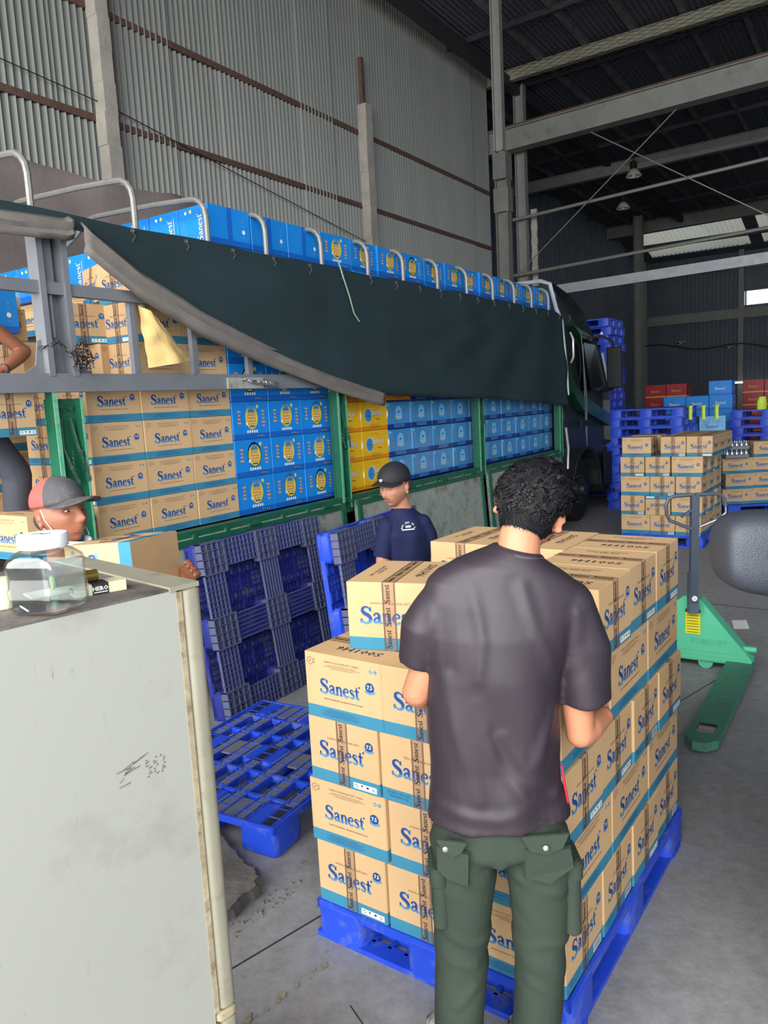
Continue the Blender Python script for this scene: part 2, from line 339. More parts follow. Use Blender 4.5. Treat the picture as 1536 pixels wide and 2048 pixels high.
def brown_mesh(L, Sd, h, var=0):
    k = ('b', L, Sd, h, var)
    if k in _bx: return _bx[k]
    mb = MB(); body(mb, L, Sd, h, .045)
    for fc in ('front', 'back'): mb.M = ff(L, Sd, h, fc); long_print(mb, L, h)
    for fc in ('right', 'left'): mb.M = ff(L, Sd, h, fc); short_print(mb, Sd, h, var)
    mb.M = ff(L, Sd, h, 'top')
    M0 = mb.M; mb.M = M0 @ Matrix.Rotation(math.pi, 4, 'Z'); text(mb, 'S001H6', -.02, Sd * .20, .036, 5, bold=.012, sx=1.25)
    for a, (q, w) in enumerate((('HANDLE WITH CARE', .1), ('THIS SIDE UP', .08))): text(mb, q, .0, -Sd * (.34 - a * .055), .0125, 4, sx=1.0, bold=.012)
    mb.M = M0
    mb.rect(-L / 2 + .003, -.0008, L / 2 - .003, .0008, 5, .0003)
    me = mb.mesh('carton', BM); t = MB(); tp = .0011; tw_ = .023
    for (fc, a0, a1) in (('top', -L / 2, L / 2),):
        t.M = ff(L, Sd, h, fc); t.rect(a0, -tw_, a1, tw_, 0, tp)
        for q in (-1, -.86, .86, 1): t.rect(a0, q * tw_ - .001, a1, q * tw_ + .001, 1, tp + .0002)
        for i in range(4): wordmark(t, a0 + (i + .5) * L / 4, -.004, .07, 2, None, tp + .0003, dot=False)
    for fc in ('right', 'left'):
        t.M = ff(L, Sd, h, fc); t.rect(-tw_, .0, tw_, h + tp, 0, tp)
        for q in (-1, -.86, .86, 1): t.rect(q * tw_ - .001, 0, q * tw_ + .001, h, 1, tp + .0002)
        t.M = t.M @ Matrix.Rotation(math.pi / 2, 4, 'Z')
        for i in range(3): wordmark(t, (i + .5) * h / 3, -.003, .068, 2, None, tp + .0003, dot=False)
    _bx[k] = (me, t.mesh('packing_tape', [TAPE, BROWNINK, BLACKINK])); return _bx[k]
def brown(L, Sd, h, loc, rz, label, group, var=None, rot=None):
    me, tp = brown_mesh(L, Sd, h, rnd.randint(0, 1) if var is None else var)
    o = link('carton', me, loc=loc, rz=rz, rot=rot); tag(o, label, 'carton', group); link('packing_tape', tp, o); return o
AM = [BLUEA, BLUEA2, BADGE, SKYINK, ORANGE, WHITE, NAVY, BLACKINK, CREAM, BROWNINK]
def badge_print(mb, w, h):
    cx = .01
    mb.disc((cx, h * .58), .074, 3, 18, h * .34); mb.disc((cx, h * .565), .067, 2, 18, h * .30, .0006)
    mb.poly([(cx - .045, h * .70, .0007), (cx - .026, h * .86, .0007), (cx + .026, h * .86, .0007), (cx + .045, h * .70, .0007)], 3)
    text(mb, 'SANEST', cx, h * .73, .016, 6, z=.001, bold=.02, sx=.8); mb.rect(cx - .04, h * .67, cx + .04, h * .69, 4, .001)
    mb.rect(cx - .043, h * .39, cx + .043, h * .65, 4, .0009)
    for i in range(4):
        for j in range(3): mb.rect(cx - .039 + i * .0205, h * (.41 + j * .08), cx - .0245 + i * .0205, h * (.465 + j * .08), 8 if (i + j) % 2 else 2, .0012)
    mb.rect(cx - .024, h * .315, cx + .03, h * .36, 9, .001); mb.disc((cx + .07, h * .86), .015, 2, 8, z=.0008); mb.disc((cx - .055, h * .42), .014, 5, 8, z=.0013)
    for sx in (-1, 1):
        for i in range(4 if sx < 0 else 5):
            ww = (.032, .02, .026, .036, .024)[i]; yy = h * (.74 - i * .1); xx = cx + sx * (.13 if sx > 0 else .135)
            mb.rect(xx - ww / 2 - .002, yy - .008, xx + ww / 2 + .002, yy + .008, 4, .0005); mb.rect(xx - ww / 2 + .002, yy - .002, xx + ww / 2 - .002, yy + .002, 8, .0009)
    for i in range(5): mb.disc((cx - .05 + i * .025, h * .20), .0095, 5, 8, .012, .0005)
    icons(mb, .055, .008, .02)
    for q in (-.012, .0, .012): mb.rect(cx + q - .0008, h * .8, cx + q + .0008, h, 6, .0011)
    mb.rect(cx - .024, 0, cx + .024, h * .16, 1, .0002)
def azure_mesh(w, d, h, style):
    k = ('a', w, d, h, style)
    if k in _bx: return _bx[k]
    mb = MB(); M2 = list(AM); M2[0] = BLUEA; body(mb, w, d, h, .04)
    if style == 'badge':
        for fc in ('front', 'back'): mb.M = ff(w, d, h, fc); badge_print(mb, w, h)
        for fc in ('left', 'right'):
            mb.M = ff(w, d, h, fc); mb.rect(-.022, 0, .022, h, 1, .0003)
            for i in range(3): mb.disc((.09, .1 + i * .035), .009, 5, 8, z=.0006)
    else:
        for fc in ('front', 'back'):
            mb.M = ff(w, d, h, fc); mb.rect(-.024, 0, .024, h, 1, .0003)
            mb.disc((w * .33, h * .42), .016, 5, 10, z=.0006)
            for i, y in enumerate((.28, .58, .7)): mb.disc((w * .33, h * y), .008, 3, 8, z=.0006)
        for fc in ('left', 'right'):
            mb.M = ff(w, d, h, fc)
            mb.disc((-.07, h * .86), .012, 5, 8, z=.0006); mb.disc((-.02, h * .87), .013, 2, 8, z=.0006)
            B = mb.M; mb.M = B @ Matrix.Translation((.07, h * .42, 0)) @ Matrix.Rotation(math.pi / 2, 4, 'Z')
            wordmark(mb, 0, -.02, .19, 8, 6, word='Sanest'); mb.rect(-.09, -.04, .1, -.036, 8, .0006)
            mb.M = B
            for i in range(5): mb.rect(-.12 + i * .012, h * .15, -.118 + i * .012, h * (.5 + .07 * (i % 3)), 3, .0005)
    _bx[k] = mb.mesh('carton', M2); return _bx[k]
SM = [BLUEB, BLUEB2, BLUEB3, CREAM, ORANGE, NAVY, WHITE]
def sky_mesh(w, d, h):
    k = ('s', w, d, h)
    if k in _bx: return _bx[k]
    mb = MB(); body(mb, w, d, h, .045)
    for fc in ('front', 'back', 'left', 'right'):
        ww = w if fc in ('front', 'back') else d
        mb.M = ff(w, d, h, fc); mb.disc((0, h * .58), .062, 2, 16, .07, .0004); mb.disc((0, h * .62), .012, 5, 8, .01, .0008)
        mb.stroke([(-.03, h * .64), (0, h * .61), (.03, h * .65)], [.003, .008, .003], 5, .0009, 2)
        wordmark(mb, 0, h * .36, .13, 3, 5, dot=False)
        for sx in (-1, 1):
            for i in range(4): mb.disc((sx * ww * .36, h * (.78 - i * .13)), .012, 4, 6, .008, .0006)
        mb.disc((.07, h * .78), .012, 4, 8, z=.0006); mb.disc((-ww * .42, h * .9), .01, 6, 8, z=.0006)
        for i in range(3): mb.rect(-.1, .034 - i * .011, .1, .037 - i * .011, 2, .0006)
        for sx in (-1, 1): mb.rect(sx * (ww / 2 - .006) - .005, .045, sx * (ww / 2 - .006) + .005, h - .004, 2, .0005)  # edge highlights of the glossy wrap, painted as pale strips
    _bx[k] = mb.mesh('carton', SM); return _bx[k]
YM = [YEL, YEL2, BLUEB, WHITE, NAVY, BROWNINK]
def yel_mesh(w, d, h):
    k = ('y', w, d, h)
    if k in _bx: return _bx[k]
    mb = MB(); body(mb, w, d, h, .035)
    for fc in ('front', 'back', 'left', 'right'):
        ww = w if fc in ('front', 'back') else d
        mb.M = ff(w, d, h, fc); mb.disc((-.1, h * .52), .062, 3, 20, .066, .0004); mb.disc((-.1, h * .52), .057, 2, 20, .061, .0006); mb.disc((-.1, h * .5), .016, 4, 8, .006, .0009)
        wordmark(mb, .045, h * .53, .2, 3, 4)
        text(mb, 'YEN SAO KHANH HOA', -.02, h * .88, .009, 5); mb.rect(-.1, h * .84, .08, h * .845, 5, .0006)
        mb.rect(.03, h * .36, .09, h * .39, 5, .0006)
        for i in range(4): mb.rect(-.08, .05 - i * .009, .09, .0525 - i * .009, 5, .0006)
    _bx[k] = mb.mesh('carton', YM); return _bx[k]
def red_mesh(w, d, h):
    k = ('r', w, d, h)
    if k in _bx: return _bx[k]
    mb = MB(); body(mb, w, d, h, .03)
    for fc in ('front', 'back', 'left', 'right'):
        mb.M = ff(w, d, h, fc); wordmark(mb, 0, h * .4, .2, 1)
    _bx[k] = mb.mesh('carton', [RED, GOLD]); return _bx[k]
def carton(me, loc, rz, label, group, rot=None):
    return tag(link('carton', me, loc=loc, rz=rz, rot=rot), label, 'carton', group)
# ================================================================ SETTING
FLOOR = mat('concrete_floor', (142, 142, 144), .75, var=.1, scale=1.3, dirt=(140, 138, 134), dirt_amt=.5, dscale=2.2, bump=.12, bscale=40)
def floor_wear():
    m = FLOOR; nt = m.node_tree; b = nt.nodes['Principled BSDF']; src = b.inputs['Base Color'].links[0].from_socket
    tc = nt.nodes.new('ShaderNodeTexCoord'); n = nt.nodes.new('ShaderNodeTexNoise'); n.inputs['Scale'].default_value = 14; n.inputs['Detail'].default_value = 9; n.inputs['Roughness'].default_value = .8
    nt.links.new(tc.outputs['Object'], n.inputs['Vector'])
    r = nt.nodes.new('ShaderNodeValToRGB'); r.color_ramp.elements[0].position = .3; r.color_ramp.elements[0].color = (.66, .66, .66, 1); r.color_ramp.elements[1].position = .72; r.color_ramp.elements[1].color = (1.25, 1.25, 1.25, 1)
    mx = nt.nodes.new('ShaderNodeMix'); mx.data_type = 'RGBA'; mx.blend_type = 'MULTIPLY'; mx.inputs[0].default_value = .9
    nt.links.new(n.outputs['Fac'], r.inputs[0]); nt.links.new(src, mx.inputs[6]); nt.links.new(r.outputs[0], mx.inputs[7]); nt.links.new(mx.outputs[2], b.inputs['Base Color'])
floor_wear()
JOINT = mat('floor_joint', (38, 38, 40), .9); OCHRE = mat('worn_yellow_floor_paint', (138, 130, 110), .85, var=.2, scale=50)
mb = MB(); o4 = [tw(-60, -40), tw(-60, 60), tw(60, 60), tw(60, -40)]
mb.poly([(p.x, p.y, 0) for p in o4]); fl = struct('floor', mb, [FLOOR])
mb = MB(); mb.bar((-.72, 2.42, .0008), (-.3, 2.79, .0008), .007, .001); mb.bar((-.3, 2.79, .0008), (2.2, 5.0, .0008), .006, .001)
mb.bar((-.72, 2.42, .0008), (-1.6, 1.6, .0008), .007, .001); mb.bar((1.1, 8.2, .0008), (6.5, 4.2, .0008), .012, .001); mb.bar((-.2, 2.3, .0008), (.02, 1.9, .0008), .004, .001)
mb.build('expansion_joint', [JOINT], fl)
mb = MB(); r_ = random.Random(3)
for i in range(16):
    x = -.62 + r_.random() * .45; y = 2.1 + (x + .62) * 1.15 + r_.random() * .1; s_ = .005 + .012 * r_.random()
    mb.poly([(x + s_ * (.6 + .6 * r_.random()) * math.cos(a), y + s_ * (.6 + .6 * r_.random()) * math.sin(a), .0016 + i * .0002) for a in [k * 1.05 for k in range(6)]])
mb.build('paint_patch', [OCHRE], fl, kind='stuff')
# corrugated cladding
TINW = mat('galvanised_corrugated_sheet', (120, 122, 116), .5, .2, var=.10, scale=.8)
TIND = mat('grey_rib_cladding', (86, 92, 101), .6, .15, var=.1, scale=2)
ROOFM = mat('roof_sheet_underside', (96, 98, 106), .7, .1, var=.15, scale=2); PURL = mat('purlin_dull_steel', (50, 50, 52), .6, .2, var=.15)
BEAMM = mat('grey_steel_beam', (128, 128, 122), .6, .1, var=.1, scale=3, dirt=(104, 102, 96), dirt_amt=.2, dscale=4)
RUST = mat('rusty_angle_steel', (92, 68, 58), .8, .1, var=.25, scale=14)
CONC = mat('rough_lime_concrete', (158, 152, 142), .9, var=.12, scale=7, bump=.5, bscale=25)
def corr(w, h, pitch, amp, seg=6, flip=False):
    n = int(round(w / pitch)) * seg; vs = []; fs = []
    for i in range(n + 1):
        x = w * i / n; y = amp * math.cos(2 * math.pi * x / pitch); vs += [(x, y, 0), (x, y, h)]
    for i in range(n): fs.append((2 * i, 2 * i + 2, 2 * i + 3, 2 * i + 1))
    mb = MB(); mb.add(vs, fs); return mb
def ribs(w, h, pitch, d):
    vs = []; n = int(round(w / pitch)); xs = []
    for i in range(n):
        x = i * pitch; xs += [(x, 0), (x + pitch * .62, 0), (x + pitch * .7, -d), (x + pitch * .92, -d)]
    xs.append((w, 0)); vs = []; fs = []
    for x, y in xs: vs += [(x, y, 0), (x, y, h)]
    for i in range(len(xs) - 1): fs.append((2 * i, 2 * i + 2, 2 * i + 3, 2 * i + 1))
    mb = MB(); mb.add(vs, fs); return mb
mb = MB(); mb.box((2.9, .18, 4.4), (20.6, .1, 8.8)); wl = struct('wall_left', mb, [DARK], loc=tw(0, -3.5), rz=TRZ)
sh = corr(.84, 8.72, .084, .026).mesh('corrugated_sheet', [TINW], True)
for i in range(25): link('corrugated_sheet', sh, wl, loc=(-7.3 + i * .82, -.035 - .016 * (i % 2) - rnd.random() * .02, .03))
mb = MB()
for z in (5.2, 6.34, 4.1): mb.bar((-7.4, -.06, z), (13.15, -.06, z), .05, .075)
mb.build('wall_girt', [RUST], wl)
mb = MB(); mb.tube([(-7, -.1, 5.9), (-2, -.1, 5.75), (3.2, -.12, 5.35), (8.2, -.12, 4.62)], .006, 5); mb.build('wall_cable', [BLACKR], wl)
for nm, t, z1, w in (('wall_column', 3.12, 8.5, .17), ('wall_column', 8.25, 6.75, .19)):
    mb = MB(); n_ = 26
    for i in range(n_):
        z0 = z1 * i / n_; mb.box((rnd.uniform(-.006, .006), rnd.uniform(-.005, .005), z0 + z1 / n_ / 2), (w + rnd.uniform(-.012, .012), .16, z1 / n_ * 1.02))
    c_ = struct(nm, mb, [CONC], loc=tw(t, -3.34), rz=TRZ)
    mb = MB(); mb.box((w / 2 + .02, .02, z1 / 2), (.03, .14, z1)); mb.build('column_flange', [RUST], c_)
mb = MB(); mb.box((0, 0, 3.7), (.07, .07, 7.55)); struct('rusty_stub', mb, [RUST], loc=tw(8.24, -3.36), rz=TRZ)
# second wall, set back, and the end wall
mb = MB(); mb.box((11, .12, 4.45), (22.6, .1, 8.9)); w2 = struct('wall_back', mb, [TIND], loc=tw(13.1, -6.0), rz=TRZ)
rb = ribs(1.0, 8.75, .2, .03).mesh('cladding_sheet', [TIND])
for i in range(22): link('cladding_sheet', rb, w2, loc=(i * 1.0, -.0 - .008 * (i % 2), .02))
mb = MB(); mb.box((0, 0, 4.45), (.12, 2.6, 8.9)); struct('wall_return', mb, [TIND], loc=tw(13.15, -4.8), rz=TRZ)
mb = MB()
def endw(n0, n1, z0, z1): mb.box(((0), -(n0 + n1) / 2, (z0 + z1) / 2), (.12, n1 - n0, z1 - z0))
endw(-6.1, -1.45, 0, 9.8); endw(-1.45, 9, 0, 5.42); endw(-1.45, 9, 6.12, 9.8); endw(9, 24, 0, 9.8)
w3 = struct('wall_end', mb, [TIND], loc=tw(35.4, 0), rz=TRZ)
rb2 = ribs(.9, 5.3, .18, .03).mesh('cladding_sheet', [TIND]); rb3 = ribs(.9, 9.0, .18, .03).mesh('cladding_sheet', [TIND])
for i in range(24):
    full = i < 5
    link('cladding_sheet', rb3 if full else rb2, w3, loc=(-.08 - .008 * (i % 2), 6.0 - i * .9, .02), rz=-math.pi / 2)
mb = MB(); mb.bar((-.2, 5.9, 5.13), (-.2, -20, 5.13), .12, .42, up=(0, 0, 1)); mb.bar((-.2, 5.9, 7.2), (-.2, -20, 7.2), .12, .3); mb.build('end_girt', [BEAMM], w3)
mb = MB(); mb.box((-.25, 5.72, 4.8), (.3, .3, 9.6)); mb.box((-.2, 1.55, 4.8), (.22, .22, 9.6)); mb.build('end_column', [BEAMM], w3)
mb = MB()
for k in range(6): mb.box((0, 1.4 - k * 2.08, 5.77), (.06, .06, .7))
mb.box((0, -3.7, 5.45), (.06, 10.4, .05)); mb.box((0, -3.7, 6.1), (.06, 10.4, .05)); wn = struct('window_1', mb, [BEAMM], loc=tw(35.4, 0), rz=TRZ)
mb = MB(); mb.box((0, -3.7, 5.77), (.008, 10.3, .66)); mb.build('pane', [glass('window_pane', ior=1.02)], wn)
# right hand wall
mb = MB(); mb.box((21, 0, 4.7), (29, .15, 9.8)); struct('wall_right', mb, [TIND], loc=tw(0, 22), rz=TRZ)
# roof: sheets run along the hall, resting on cross purlins
def roofz(n): return 8.68 + .03 * (n + 3.5)
RZ = Matrix.Rotation(TRZ, 4, 'Z')
mb = MB(); A = [(-8, -6.1), (-8, 22.1), (30.4, 22.1), (30.4, -6.1)]
mb.add([(t, -n, roofz(n) + .16) for t, n in A] + [(t, -n, roofz(n) + .26) for t, n in A], [(0, 1, 2, 3), (4, 7, 6, 5), (0, 4, 5, 1), (1, 5, 6, 2), (2, 6, 7, 3), (3, 7, 4, 0)])
rf = struct('roof', mb, [ROOFM], loc=P0, rz=TRZ)
mb = MB(); sw = .92
for q in range(9): mb.box((19.2 - 8, -q * sw / 9 - .04, -.012), (38.2, .02, .03))
mb.box((11.2, -sw, -.03), (38.2, .035, .12), 1); mb.box((11.2, -sw + .04, -.085), (38.2, .06, .012), 1)
rs = mb.mesh('roof_sheet', [ROOFM, mat('roof_lap_edge', (104, 106, 106), .6, .2, var=.4, scale=3)])
for i in range(28): link('roof_sheet', rs, rf, loc=(0, 5.9 - i * sw, roofz(-5.9 + i * sw) + .13))
mb = MB(); mb.add([(0, 6.1, roofz(-6.1)), (0, -22, roofz(22)), (.05, -22, roofz(22)), (.05, 6.1, roofz(-6.1)), (0, 6.1, roofz(-6.1) - .1), (0, -22, roofz(22) - .1), (.05, -22, roofz(22) - .1), (.05, 6.1, roofz(-6.1) - .1)], [(0, 1, 2, 3), (4, 7, 6, 5), (0, 4, 5, 1), (2, 6, 7, 3)])
pm = mb.mesh('purlin', [PURL])
for i in range(15): link('purlin', pm, rf, loc=(-7.5 + i * 2.7, 0, .06))
# lower roof beyond the eaves beam with lit skylight strips
SKYL = mat('translucent_skylight', (176, 168, 138), .6); nt = SKYL.node_tree; b_ = nt.nodes['Principled BSDF']; tr = nt.nodes.new('ShaderNodeBsdfTranslucent'); tr.inputs[0].default_value = (.55, .5, .38, 1)
mxs = nt.nodes.new('ShaderNodeMixShader'); mxs.inputs[0].default_value = .45; nt.links.new(b_.outputs[0], mxs.inputs[1]); nt.links.new(tr.outputs[0], mxs.inputs[2]); nt.links.new(mxs.outputs[0], nt.nodes['Material Output'].inputs[0])
lo = thing('roof_low', None, None, P0, TRZ); lo['kind'] = 'structure'
def lowz(t): return 8.8 - .2 * (t - 30.3)
def strip(t0, t1, n0, n1, m, name, corrug=False):
    mb = MB(); k = int((n1 - n0) / .09) if corrug else 1; vs = []; fs = []
    for i in range(k + 1):
        n = n0 + (n1 - n0) * i / k; dz = .07 * (i % 2) if corrug else 0
        vs += [(t0, -n, lowz(t0) + dz), (t1, -n, lowz(t1) + dz)]
    for i in range(k): fs.append((2 * i, 2 * i + 2, 2 * i + 3, 2 * i + 1))
    mb.add(vs, fs); mb.build(name, [m], lo)
strip(30.2, 31.2, -6.1, 22, ROOFM, 'roof_sheet'); mb = MB(); mb.bar((30.35, 6.2, 9.05), (30.35, -22, 9.3), .06, 1.1); mb.build('eaves_fascia', [ROOFM], lo); strip(34.6, 35.6, -6.1, 22, ROOFM, 'roof_sheet'); strip(31.2, 34.6, -6.1, -5.2, ROOFM, 'roof_sheet')
for i in range(6): strip(31.2, 34.6, -5.2 + i * 4.6, -5.2 + i * 4.6 + 4.1, SKYL, 'skylight', True); strip(31.2, 34.6, -1.1 + i * 4.6, -.6 + i * 4.6, ROOFM, 'roof_sheet')
mb = MB(); mb.bar((33, 6.1, lowz(33) - .12), (33, -22, lowz(33) - .12), .1, .2); mb.build('purlin', [PURL], lo)
# beams, columns, pipes
def beam(name, a, b, w, h, m=BEAMM, flange=True):
    mb = MB(); mb.bar(a, b, w * .5 if flange else w, h)
    if flange:
        for s_ in (-1, 1): mb.bar(Vector(a) + Vector((0, 0, s_ * h / 2)), Vector(b) + Vector((0, 0, s_ * h / 2)), w, .02)
    return struct(name, mb, [m])
def tn3(t, n, z): return tw(t, n, z)
ba = beam('crane_beam', tn3(13.4, -3.6, 7.38), tn3(13.4, 22, 7.95), .3, .43)
mb = MB(); mb.bar(tn3(13.36, -3.6, 7.64), tn3(13.36, 22, 8.21), .07, .06); mb.build('crane_rail', [RUST], ba)
beam('roof_tie_beam', tn3(13.3, -3.75, 8.62), tn3(13.3, 22, 8.95), .14, .2, mat('ochre_grey_steel', (140, 136, 116), .6, .1))
beam('eaves_beam', tn3(30.3, -6.0, 8.45), tn3(30.3, 22, 8.75), .3, .42)
beam('mid_rafter', tn3(20.5, -6.0, 8.25), tn3(20.5, 22, 8.7), .2, .3)
for a, b in ((5.81, 6.05), (4.63, 4.83)):
    mb = MB(); mb.tube([tn3(13.6, -3.1, a), tn3(13.6, 22, a + (b - a) * 25 / 5)], .035, 8); struct('tie_pipe', mb, [GALV])
beam('tie_channel', tn3(13.75, -3.2, 4.2), tn3(13.75, 22, 4.75), .12, .2, flange=False, m=mat('pale_steel', (150, 154, 158), .5, .2))
def column(name, t, n, z0, z1, w, m=BEAMM):
    mb = MB(); mb.box((0, 0, (z0 + z1) / 2), (.03, w, z1 - z0))
    for s_ in (-1, 1): mb.box((0, s_ * w / 2, (z0 + z1) / 2), (w * .9, .02, z1 - z0))
    return struct(name, mb, [m], loc=tw(t, n), rz=TRZ)
c1 = column('steel_column', 13.4, -3.22, 0, 7.0, .26)
mb = MB(); mb.box((0, 0, 6.9), (.34, .3, .55)); mb.box((0, 0, 6.2), (.26, .34, .5)); mb.build('column_bracket', [BEAMM], c1)
column('steel_column', 13.8, -2.95, 0, 8.6, .2)
mb = MB()
for i in range(40): mb.box((0, 0, .1 + i * .15), (.05, .12 + .02 * (i % 2), .15))
struct('lattice_post', mb, [CONC], loc=tw(13.9, -2.72), rz=TRZ)
column('hanging_post', 9.6, -1.6, 6.0, 8.75, .14)
column('steel_column', 28.5, -4.25, 0, 8.6, .3)
for a, b in (((13.5, -2.98, 4.62), (13.5, .55, 7.41)), ((13.5, -1.6, 7.4), (13.5, 2.6, 4.6))):
    mb = MB(); mb.tube([tn3(*a), tn3(*b)], .012, 6); struct('brace_wire', mb, [GALV])
mb = MB(); mb.bar(tn3(-6, -3.0, 8.5), tn3(30, -3.0, 8.5), .16, .22); struct('wall_plate_beam', mb, [PURL])
for t0, n0 in ((18, 5.0), (24, 1.0)): 
    mb = MB(); mb.bar(tn3(t0, n0, roofz(n0) - .25), tn3(t0 + 9, n0 + .3, roofz(n0) - .45), .12, .16); struct('roof_brace', mb, [PURL])
# wire netting hung under the roof
mb = MB()
for i in range(150):
    t0 = 4 + i * .17
    for s_ in (-1, 1):
        a = tn3(t0, -2.5 if s_ > 0 else 8, 8.3); b = tn3(t0 + 6, 8 if s_ > 0 else -2.5, 8.3); d = (b - a).normalized().cross(Vector((0, 0, 1))) * .007
        mb.add([a - d, a + d, b + d, b - d], [(0, 1, 2, 3)])
struct('roof_netting', mb, [mat('netting_wire', (80, 84, 92), .6, .3)])
# raised slab on the left
mb = MB(); r_ = random.Random(5)
edge = [(-.735, 2.70), (-.66, 2.80), (-.585, 2.93), (-.60, 3.02), (-.68, 3.12), (-.80, 3.29), (-.95, 3.52), (-1.25, 3.7), (-2.6, 3.9), (-3.2, 2.4), (-1.9, 1.9), (-1.2, 2.2)]
fine = []
for i, p in enumerate(edge):
    q = edge[(i + 1) % len(edge)]
    for k in range(6): fine.append((p[0] + (q[0] - p[0]) * k / 6 + r_.uniform(-.01, .01), p[1] + (q[1] - p[1]) * k / 6 + r_.uniform(-.01, .01)))
n = len(fine); vs = [(x, y, 0) for x, y in fine] + [(x * .995 - .012, y * .997, .045 + r_.uniform(-.012, .008)) for x, y in fine] + [(x * .98 - .03, y * .99, .06) for x, y in fine]
mb.add(vs, [(i, (i + 1) % n, n + (i + 1) % n, n + i) for i in range(n)] + [(n + i, n + (i + 1) % n, 2 * n + (i + 1) % n, 2 * n + i) for i in range(n)] + [tuple(range(2 * n, 3 * n))])
struct('raised_slab', mb, [mat('broken_concrete', (104, 100, 96), .95, var=.15, scale=7, bump=.8, bscale=22, dirt=(92, 88, 86), dirt_amt=.5, dscale=8)])
mb = MB()
for i in range(70):
    x = -.78 + r_.random() * .35; y = 2.62 + (x + .78) * 1.2 + r_.uniform(-.12, .1); s_ = r_.uniform(.003, .009); mb.box((x, y, s_ * .4), (s_, s_ * 1.3, s_ * .8), 0, Matrix.Rotation(r_.random() * 3, 3, 'Z'))
tag(mb.build('gravel', [mat('crumbled_concrete', (124, 120, 114), .95, var=.25, scale=60)]), 'loose concrete crumbs beside the broken slab edge', 'rubble', kind='stuff')
